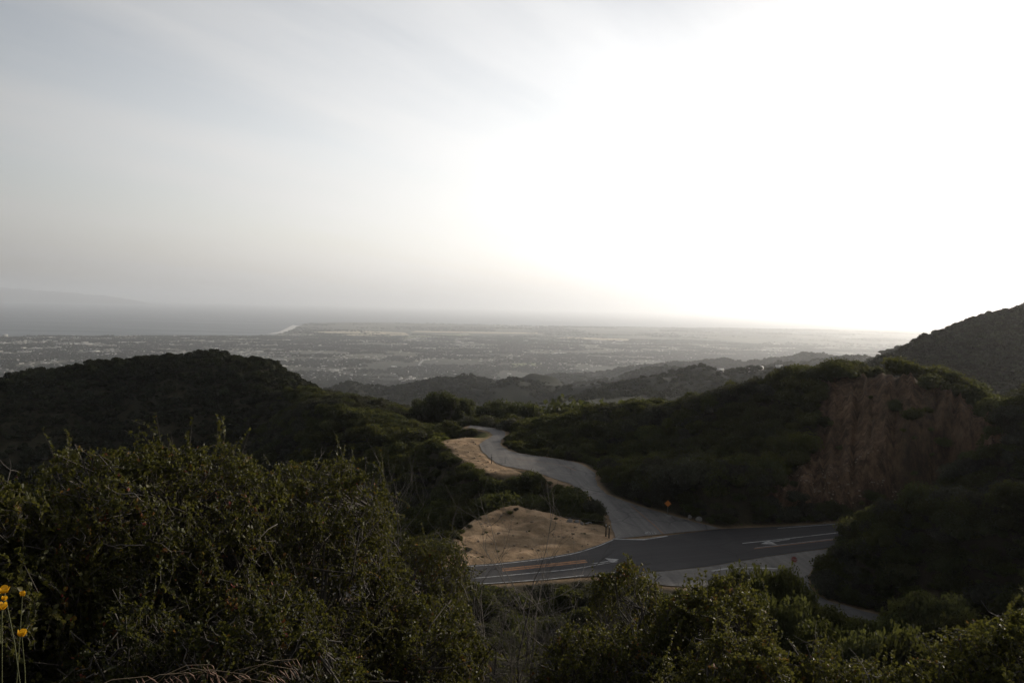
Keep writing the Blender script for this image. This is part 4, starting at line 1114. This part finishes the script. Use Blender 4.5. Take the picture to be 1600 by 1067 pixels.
big = [
    (104, 9150, (3.2, 1.7, 1.3), "longest white roof on the plain, above the flank of the left hill"),
    (133, 9100, (1.8, 1.3, 1.1), "white roof close to the right end of the longest roof on the plain"),
    (205, 9500, (3.4, 1.0, .9), "thin long white roof on the plain right of the longest one"),
    (112, 10600, (2.2, 1.2, 1.0), "white shed near the shore beyond the longest roof on the plain"),
    (171, 7450, (1.6, 1.2, 1.0), "white hall on the plain just over the left hill's shoulder"),
    (265, 7500, (1.5, 1.1, 1.0), "white hall on the plain straight above the left hill's top"),
    (8, 11000, (0.8, 1.0, 2.6), "white block on the shore at the far left of the plain"),
    (38, 7900, (1.5, .9, .9), "low white roof at the far left of the plain"),
    (725, 13100, (2.0, 1.2, 1.4), "white hangar by the tan airfield"),
    (970, 11900, (2.2, 1.3, 1.2), "white roof beside the pale field in the middle of the plain"),
    (1216, 12700, (3.4, 1.3, 1.0), "thin bright white roof alone on the hazy rolling plain"),
    (822, 11000, (1.0, 1.2, 1.6), "white twin block in the middle of the hazy plain"),
]
for px, r, s, lab in big: put_building(px, r, 0, rst.normal(0, .15) - azs(px, 530)[0], s, lab, None, "warehouse")
cnt = 0
while cnt < 225:
    px = rst.uniform(-40, 1010); r = 4700 + 7200 * rst.random() ** 0.8
    if rst.random() > 1.25 - px / 1000: continue
    k = int(rst.choice(3, p=[.2, .35, .45])); a = azs(px, 530)[0]; x, y = math.sin(a) * r, math.cos(a) * r
    z = float(hz(x, y))
    if z < SEA + 3 or not visible(np.array([x]), np.array([y]), np.array([z + 12.0]))[0]: continue
    if vnoise(np.array([x / 700]), np.array([y / 700]), 5)[0] < 0.3: continue
    f = rst.uniform(0.6, 1.25)
    put_building(px, r, k, rst.normal(0, .5) - a, (f * rst.uniform(.8, 1.6), f, rst.uniform(.8, 1.2)), "small pale town building among the trees of the hazy coastal plain", "small buildings of the coastal town")
    cnt += 1
# houses too many to tell apart
n = 6000
x, y = sample_shrubs(n, 4600, 12200, -33, 20, rst)
z = hz(x, y); ok = (z > SEA + 3) & visible(x, y, z + 8) & (fbm(x / 500, y / 500, 3, 75) > -0.06) & (rst.random(n) < 1.2 - (np.arctan2(x, y) + .55))
i = np.nonzero(ok)[0]
P = np.stack([x[i], y[i], z[i], rst.uniform(.6, 1.0, len(i)), rst.uniform(.8, 1.1, len(i))], 1)
C_B = hidden_collection("house_kind", [BM[2], BM[2]])
o = scatter("distant_houses", P[:, :3], np.stack([0 * P[:, 0], 0 * P[:, 0], rst.uniform(0, 6.28, len(P))], 1), np.stack([P[:, 3], P[:, 3], P[:, 4]], 1), rst.integers(0, 2, len(P)), C_B)
tag(o, "pale houses of the coastal town too small to tell apart", "houses", kind="stuff")
# campus bell tower on the far bluff
a = azs(838, 505)[0]; r = 19300
mb = MB(); mb.box((-7, -7, -5), (7, 7, 52)); mc = MB(); mc.box((-8.5, -8.5, 52.02), (8.5, 8.5, 60)); mc.box((-6, -6, 60.02), (6, 6, 66), taper=0.2)
bt = bpy.data.objects.new("bell_tower", None); COL.objects.link(bt); x, y = math.sin(a) * r, math.cos(a) * r; bt.location = (x, y, float(hz(x, y)))
tag(bt, "slim pale bell tower standing above the far bluff at the shore", "tower")
mb.build("shaft", M_WALLB, bt); mc.build("belfry", M_ROOF, bt)
for k in range(16):
    put_building(800 + rst.normal(8, 22), 19000 + rst.normal(0, 350), 0, rst.uniform(-.4, .4) - a, (rst.uniform(.8, 1.5), 1.2, rst.uniform(1.2, 2.6)), "pale campus block clustered below the slim tower on the far bluff", "campus blocks on the far bluff", "campus_building")

# houses along the foothill crest and on the shoulder
def house(px, py, r, L, label, rot):
    p = at(px, py, r); zb = float(hz(p[0], p[1]))
    e = bpy.data.objects.new("hill_house", None); COL.objects.link(e); e.location = (p[0], p[1], zb); e.rotation_euler = (0, 0, rot); tag(e, label, "house", "houses on the foothill crest")
    Wd = L * .5; h = 4.2
    mb = MB(); mb.box((-L / 2, -Wd / 2, -2.5), (L / 2, Wd / 2, h)); mb.build("wall", M_WALLB, e)
    mr = MB(); mr.add([(-L / 2 - .6, -Wd / 2 - .6, h), (L / 2 + .6, -Wd / 2 - .6, h), (L / 2 + .6, 0, h + 2.4), (-L / 2 - .6, 0, h + 2.4), (-L / 2 - .6, Wd / 2 + .6, h), (L / 2 + .6, Wd / 2 + .6, h)],
                      q=[(0, 1, 2, 3), (3, 2, 5, 4)], t=[(0, 3, 4), (1, 5, 2)]); mr.build("roof", M_ROOF, e)
    mw = MB()
    for xx in (-.3, 0, .3): mw.box((xx * L - .7, -Wd / 2 - .06, 1.0), (xx * L + .7, -Wd / 2 - .003, 2.4))
    mw.build("window", simple_mat("window_glass", (0.03, 0.035, 0.04), 0.1, var=0.1), e)
house(1172, 583, 1330, 14, "bright white roofed house on the foothill crest", -.3)
house(1125, 588, 1365, 11, "low pale house among trees on the foothill crest left of the bright roofed one", .2)
house(1188, 584, 1325, 9, "grey roofed house just right of the bright roofed one on the foothill crest", .5)
house(1217, 582, 1305, 9, "small house on the foothill crest nearest the cut hill", -.1)
house(1358, 560, 640, 6, "tiny white hut peeking over the crest of the cut hill", .1)

# island on the horizon
ax = [azs(p, 450)[0] for p in (-300, -160, -60, 10, 60, 110, 160, 200, 240)]
top = [420, 520, 450, 370, 280, 170, 50, -150, -480]
nU, nV = 120, 16
uu = np.linspace(ax[0], ax[-1], nU); tz = np.interp(uu, ax, top) + 70 * fbm(uu * 60, uu * 0, 4, 81)
v = []
for j in range(nV):
    f = j / (nV - 1); rr2 = 58000 + 9000 * f; prof = math.sin(math.pi * f) ** 0.7
    zz2 = SEA - 20 + (tz - SEA + 20).clip(5) * prof * (1 + 0.25 * fbm(uu * 90, uu * 0 + f * 4, 3, 82))
    zz2 = np.minimum(zz2, 600.0)
    v.append(np.stack([np.sin(uu) * rr2, np.cos(uu) * rr2, zz2], 1))
v = np.concatenate(v); ii = (np.arange(nV - 1)[:, None] * nU + np.arange(nU - 1)[None, :]).ravel()
tag(link("island", mesh_np("island", v, np.stack([ii, ii + nU, ii + nU + 1, ii + 1], -1)[:, ::-1], [simple_mat("island_land", (0.06, 0.06, 0.045), 0.95, var=0.3, scale=0.0006)], smooth=True)), kind="structure")

# ------------------------------------------------------------------ roadside things
M_POST = simple_mat("grey_post", (0.13, 0.12, 0.11), 0.6, 0.3)
M_WOODP = simple_mat("brown_post", (0.045, 0.036, 0.03), 0.85, var=0.3, scale=8)
M_SIGNY = simple_mat("sign_orange", (0.50, 0.15, 0.012), 0.5, var=0.08)
M_SIGNR = simple_mat("sign_red", (0.20, 0.028, 0.022), 0.5, var=0.1)
M_BLACK = simple_mat("sign_black", (0.015, 0.015, 0.015), 0.6)
M_REFL = simple_mat("reflector", (0.6, 0.58, 0.55), 0.35, var=0.1)
M_STONE = simple_mat("pale_stone", (0.17, 0.16, 0.145), 0.9, var=0.35, scale=3, bump=0.6)
def rounded_poly(n, rad, rot, cut=0.0):
    a = np.arange(n) * 2 * math.pi / n + rot
    return np.stack([np.cos(a) * rad, np.sin(a) * rad], 1)
def plate(name, P, y0, y1, mat, parent, zc):
    """panel in the xz plane, facing -y"""
    n = len(P)
    v = np.concatenate([np.c_[P[:, 0], np.full(n, y0), P[:, 1] + zc], np.c_[P[:, 0], np.full(n, y1), P[:, 1] + zc]])
    me = bpy.data.meshes.new(name)
    f = [list(range(n)), list(range(2 * n - 1, n - 1, -1))] + [[i, n + i, n + (i + 1) % n, (i + 1) % n] for i in range(n)]
    me.from_pydata(v.tolist(), [], f); me.materials.append(mat); me.update()
    return link(name, me, parent)
def sign(name, px, py, label, cat, nside, rad, rot0, zc, mat, border, text=None):
    p = onz(px, py, ROADZ - .1)
    e = bpy.data.objects.new(name, None); COL.objects.link(e); e.location = (p[0], p[1], float(hz(p[0], p[1])) - .05); e.rotation_euler = (0, 0, -math.atan2(p[0], p[1]))
    tag(e, label, cat)
    mb = MB(); mb.box((-.045, -.045, 0), (.045, .045, zc + rad * .8)); mb.build("post", M_POST, e)
    plate("panel", rounded_poly(nside, rad, rot0), -.060, -.048, mat, e, zc)
    outr = rounded_poly(nside, rad * .94, rot0); inn = rounded_poly(nside, rad * .86, rot0)
    v = np.concatenate([np.c_[outr[:, 0], np.full(nside, -.063), outr[:, 1] + zc], np.c_[inn[:, 0], np.full(nside, -.063), inn[:, 1] + zc]]); i = np.arange(nside); j = (i + 1) % nside
    link("border", mesh_np("border", v, np.stack([i, j, nside + j, nside + i], -1), [border]), e)
    if text:
        cu = bpy.data.curves.new("sign_text", 'FONT'); cu.body = text; cu.align_x = 'CENTER'; cu.align_y = 'CENTER'; cu.size = rad * .68
        o = bpy.data.objects.new("tmp", cu); COL.objects.link(o); bpy.context.view_layer.update()
        me = bpy.data.meshes.new_from_object(o); bpy.data.objects.remove(o); me.materials.clear(); me.materials.append(M_WHITE)
        w = link("lettering", me, e, (0, -.0635, zc)); w.rotation_euler = (math.pi / 2, 0, 0)
    return e
sign("warning_sign", 1043, 805, "orange yellow diamond warning sign on a post where the side road meets the main road", "road sign", 4, 0.57, 0.0, 2.0, M_SIGNY, M_BLACK)
sign("stop_sign", 1240, 894, "small red stop sign by the near side road's white stop line", "road sign", 8, 0.42, math.pi / 8, 1.75, M_SIGNR, M_WHITE, "STOP")
def post(px, py, h, label, group=None):
    p = onz(px, py, ROADZ - .1); e = bpy.data.objects.new("marker_post", None); COL.objects.link(e); e.location = (p[0], p[1], float(hz(p[0], p[1])) - .1); e.rotation_euler = (0, 0, -math.atan2(p[0], p[1]))
    tag(e, label, "marker post", group)
    mb = MB(); mb.box((-.09, -.05, 0), (.09, .05, h)); mb.box((-.09, -.05, h + .001), (.09, .05, h + .06), taper=.4); mb.build("post", M_WOODP, e)
    mr = MB(); mr.box((-.055, -.058, h - .38), (.055, -.052, h - .10)); mr.build("reflector", M_REFL, e)
post(946.5, 840, 2.0, "left one of the two dark marker posts by the side road's stop line", "pair of marker posts")
post(951.5, 841, 2.0, "right one of the two dark marker posts by the side road's stop line", "pair of marker posts")
post(768, 725, 2.0, "lone dark marker post on the sandy shoulder of the side road's upper bend")
def boulder(px, py, s, label, seed, group="pale boulders at the edge of the dirt turnout", flat=1.0):
    rs = np.random.default_rng(seed); import bmesh
    bm = bmesh.new(); bmesh.ops.create_icosphere(bm, subdivisions=3, radius=1)
    for v in bm.verts:
        c = v.co; f = 1 + .35 * float(fbm(np.array([c.x * 1.3 + seed]), np.array([c.y * 1.3 + c.z * 1.7]), 3, seed)[0]) * 2
        v.co = Vector((c.x * f * s[0], c.y * f * s[1], max(c.z, -.5) * f * s[2]))
    me = bpy.data.meshes.new("boulder"); bm.to_mesh(me); bm.free(); me.materials.append(M_STONE)
    p = onz(px, py, ROADZ); o = link("boulder", me, None, (p[0], p[1], float(hz(p[0], p[1])) + .2 * s[2]), rs.uniform(0, 6)); tag(o, label, "boulder", group)
boulder(890, 816, (.45, .4, .5), "round pale boulder at the left end of the row by the dirt turnout", 3)
boulder(901, 816, (.5, .35, .36), "blocky pale boulder second from the left in the row by the dirt turnout", 5)
boulder(909, 819, (.3, .25, .32), "smallest pale stone in the row by the dirt turnout", 8)
boulder(919, 817, (.75, .3, .16), "long flat pale stone at the right end of the row by the dirt turnout", 11)
boulder(1045, 806, (.75, .45, .22), "flat pale slab lying at the road edge below the orange warning sign", 14, None)
boulder(1078, 809, (.35, .3, .4), "small pale rock at the foot of the slope right of the orange warning sign", 17, None)
boulder(1092, 813, (.55, .4, .5), "larger grey rock at the foot of the slope, right of the warning sign", 19, None)
boulder(1211, 812, (.4, .35, .55), "upright pale rock at the foot of the brown cut", 23, None)

for k, (px, py, s, h) in enumerate(((715, 845, .8, .8), (722, 835, .7, .6), (733, 826, .55, .5), (748, 815, .6, .45), (795, 812, .75, .6), (806, 809, .5, .45), (868, 815, .5, .4), (760, 833, .35, .3), (730, 862, .6, .5), (712, 866, .8, .8), (778, 862, .3, .25))):
    p = onz(px, py, ROADZ); o = link("bank_shrub", SHRUB[(0, 5, 4)[k % 3]], None, (p[0], p[1], float(hz(p[0], p[1])) - .08), k * 1.3, (s, s, h))
    tag(o, "small scrubby shrub growing on the bare dirt bank of the turnout", "shrub", "small shrubs on the dirt bank of the turnout")

# loose stones on the dirt and at the foot of the cut
def stone_mesh(seed):
    rs = np.random.default_rng(seed); v = ICO_V * (1 + rs.uniform(-.3, .3, (len(ICO_V), 1))) * np.array([1, .8, .55]); return mesh_np("stone", v, ICO_F, [M_STONE2])
M_STONE2 = simple_mat("earthy_stone", (0.22, 0.165, 0.115), 0.95, var=0.4, scale=3)
C_ST = hidden_collection("stone_kind", [stone_mesh(s) for s in (1, 2, 3)])
qx, qy = sample_shrubs(60000, 100, 215, -8, 32, rst)
base_w = np.maximum(0.10 * (lookup(A_bare, qx, qy) > 0.3), 0.35 * (lookup(A_cut, qx, qy) > 0.2) * (np.hypot(qx, qy) < 150))
qk = (rst.random(len(qx)) < base_w)
for P in (P_SIDE, P_MAIN, P_APRON, P_NEAR): qk &= pdist(P, qx, qy) > 0.3
qi = np.nonzero(qk)[0]; qs = 0.05 + 0.28 * rst.random(len(qi)) ** 3
tag(scatter("rubble", np.stack([qx[qi], qy[qi], hz(qx[qi], qy[qi]) + qs * .1], 1), np.stack([0 * qs, 0 * qs, rst.uniform(0, 6.28, len(qi))], 1), np.stack([qs, qs, qs], 1), rst.integers(0, 3, len(qi)), C_ST), "loose stones on the dirt beside the roads and below the cut", "rubble", kind="stuff")

# ------------------------------------------------------------------ light, sky, haze
SUN_AZ, SUN_EL = R(51.5), R(15.0)
wd = bpy.data.worlds.new("World"); scene.world = wd; wd.use_nodes = True
nt = wd.node_tree; nt.nodes.clear(); g = NT(nt)
sky = g.n("ShaderNodeTexSky", sky_type='NISHITA', sun_disc=False, sun_elevation=SUN_EL, sun_rotation=SUN_AZ, altitude=500.0, air_density=1.0, dust_density=5.0, ozone_density=1.0)
# thin high cirrus
tc = g.n("ShaderNodeTexCoord").outputs['Generated']
sp0 = g.n("ShaderNodeSeparateXYZ"); g.l(tc, sp0.inputs[0])
zz0 = g.math('ADD', g.math('MAXIMUM', sp0.outputs[2], 0.0), 0.12)
cpl = g.n("ShaderNodeCombineXYZ"); g.l(g.math('DIVIDE', sp0.outputs[0], zz0), cpl.inputs[0]); g.l(g.math('DIVIDE', sp0.outputs[1], zz0), cpl.inputs[1])
mp = g.n("ShaderNodeMapping", vector_type='TEXTURE', ins={'Vector': cpl.outputs[0], 'Rotation': (0, 0, R(52)), "Scale": (3.2, 0.8, 1), 'Location': (12.3, 8.7, 0)})
cl = g.maprange(g.noise(0.9, 6, 0.55, mp.outputs[0]), 0.38, 0.62, 0.25, 0.8)
hs = g.n("ShaderNodeHueSaturation", ins={'Color': sky.outputs[0], 'Saturation': 0.12, 'Value': 1.06})
veil = g.mix(g.maprange(cl, 0.25, 0.8, 0.45, 1.0), sky.outputs[0], hs.outputs[0])
# high thin cirrostratus: scatters the sun broadly forward, thickest low down
dt = g.n("ShaderNodeVectorMath", operation='DOT_PRODUCT'); g.l(tc, dt.inputs[0])
dt.inputs[1].default_value = (math.cos(SUN_EL) * math.sin(SUN_AZ), math.cos(SUN_EL) * math.cos(SUN_AZ), math.sin(SUN_EL))
ph = g.n("ShaderNodeMapRange", interpolation_type='SMOOTHSTEP', ins={0: dt.outputs['Value'], 1: -0.25, 2: 0.80, 3: 0.09, 4: 0.65}).outputs[0]
sep = g.n("ShaderNodeSeparateXYZ"); g.l(tc, sep.inputs[0])
el = sep.outputs[2]
thick = g.maprange(el, 0.08, 0.75, 1.18, 0.12)
streak = g.maprange(cl, 0.25, 0.8, 0.56, 1.06)
streak = g.mix(g.maprange(el, 0.18, 0.4), (1, 1, 1), streak)
amt = g.math('MULTIPLY', g.math('MULTIPLY', ph, thick), 10.0)
tintc = g.mix(g.maprange(el, 0.05, 0.3), (1.0, 0.965, 0.922), (1.0, 0.992, 0.985))
vcol = g.mix(1.0, g.mix(1.0, tintc, streak, 'MULTIPLY'), g.n("ShaderNodeCombineColor", ins={0: amt, 1: amt, 2: amt}).outputs[0], 'MULTIPLY')
total = g.mix(1.0, veil, vcol, 'ADD')
bg = g.n("ShaderNodeBackground", ins={'Color': total, 'Strength': 0.1})
wo = g.n("ShaderNodeOutputWorld"); g.l(bg.outputs[0], wo.inputs[0])

sd = bpy.data.lights.new("sun", 'SUN'); sd.energy = 3.3; sd.angle = R(0.7); sd.color = (1.0, 0.88, 0.73)
so = bpy.data.objects.new("sun", sd); COL.objects.link(so)
sdir = Vector((math.cos(SUN_EL) * math.sin(SUN_AZ), math.cos(SUN_EL) * math.cos(SUN_AZ), math.sin(SUN_EL)))
so.rotation_euler = (-sdir).to_track_quat('-Z', 'Y').to_euler(); so.location = sdir * 50

mt, nt, out = new_mat("haze"); g = NT(nt)
pv = g.n("ShaderNodeVolumePrincipled", ins={'Color': (0.93, 0.96, 1.0, 1), 'Density': 4.1e-5, 'Anisotropy': 0.6})
g.l(pv.outputs[0], out.inputs['Volume'])
HB = SB + 2000.0; z0, z1 = float(gz.min()) - 1.5, 640.0
hv = [(x, y, z) for z in (z0, z1) for x, y in ((-HB, -HB), (HB, -HB), (HB, HB), (-HB, HB))]
hf = np.array([(0, 3, 2, 1), (4, 5, 6, 7), (0, 1, 5, 4), (1, 2, 6, 5), (2, 3, 7, 6), (3, 0, 4, 7)])
tag(link("haze", mesh_np("haze", hv, hf, [mt])), "even sea haze over the coastal plain", "haze", kind="stuff")

scene.view_settings.view_transform = 'Standard'
scene.view_settings.look = 'None'
scene.view_settings.exposure = 0.0
scene.view_settings.gamma = 1.0
scene.cycles.max_bounces = 6
scene.cycles.diffuse_bounces = 3
scene.cycles.glossy_bounces = 2
scene.cycles.transmission_bounces = 3
scene.cycles.volume_bounces = 2
scene.cycles.transparent_max_bounces = 4
scene.cycles.use_denoising = True
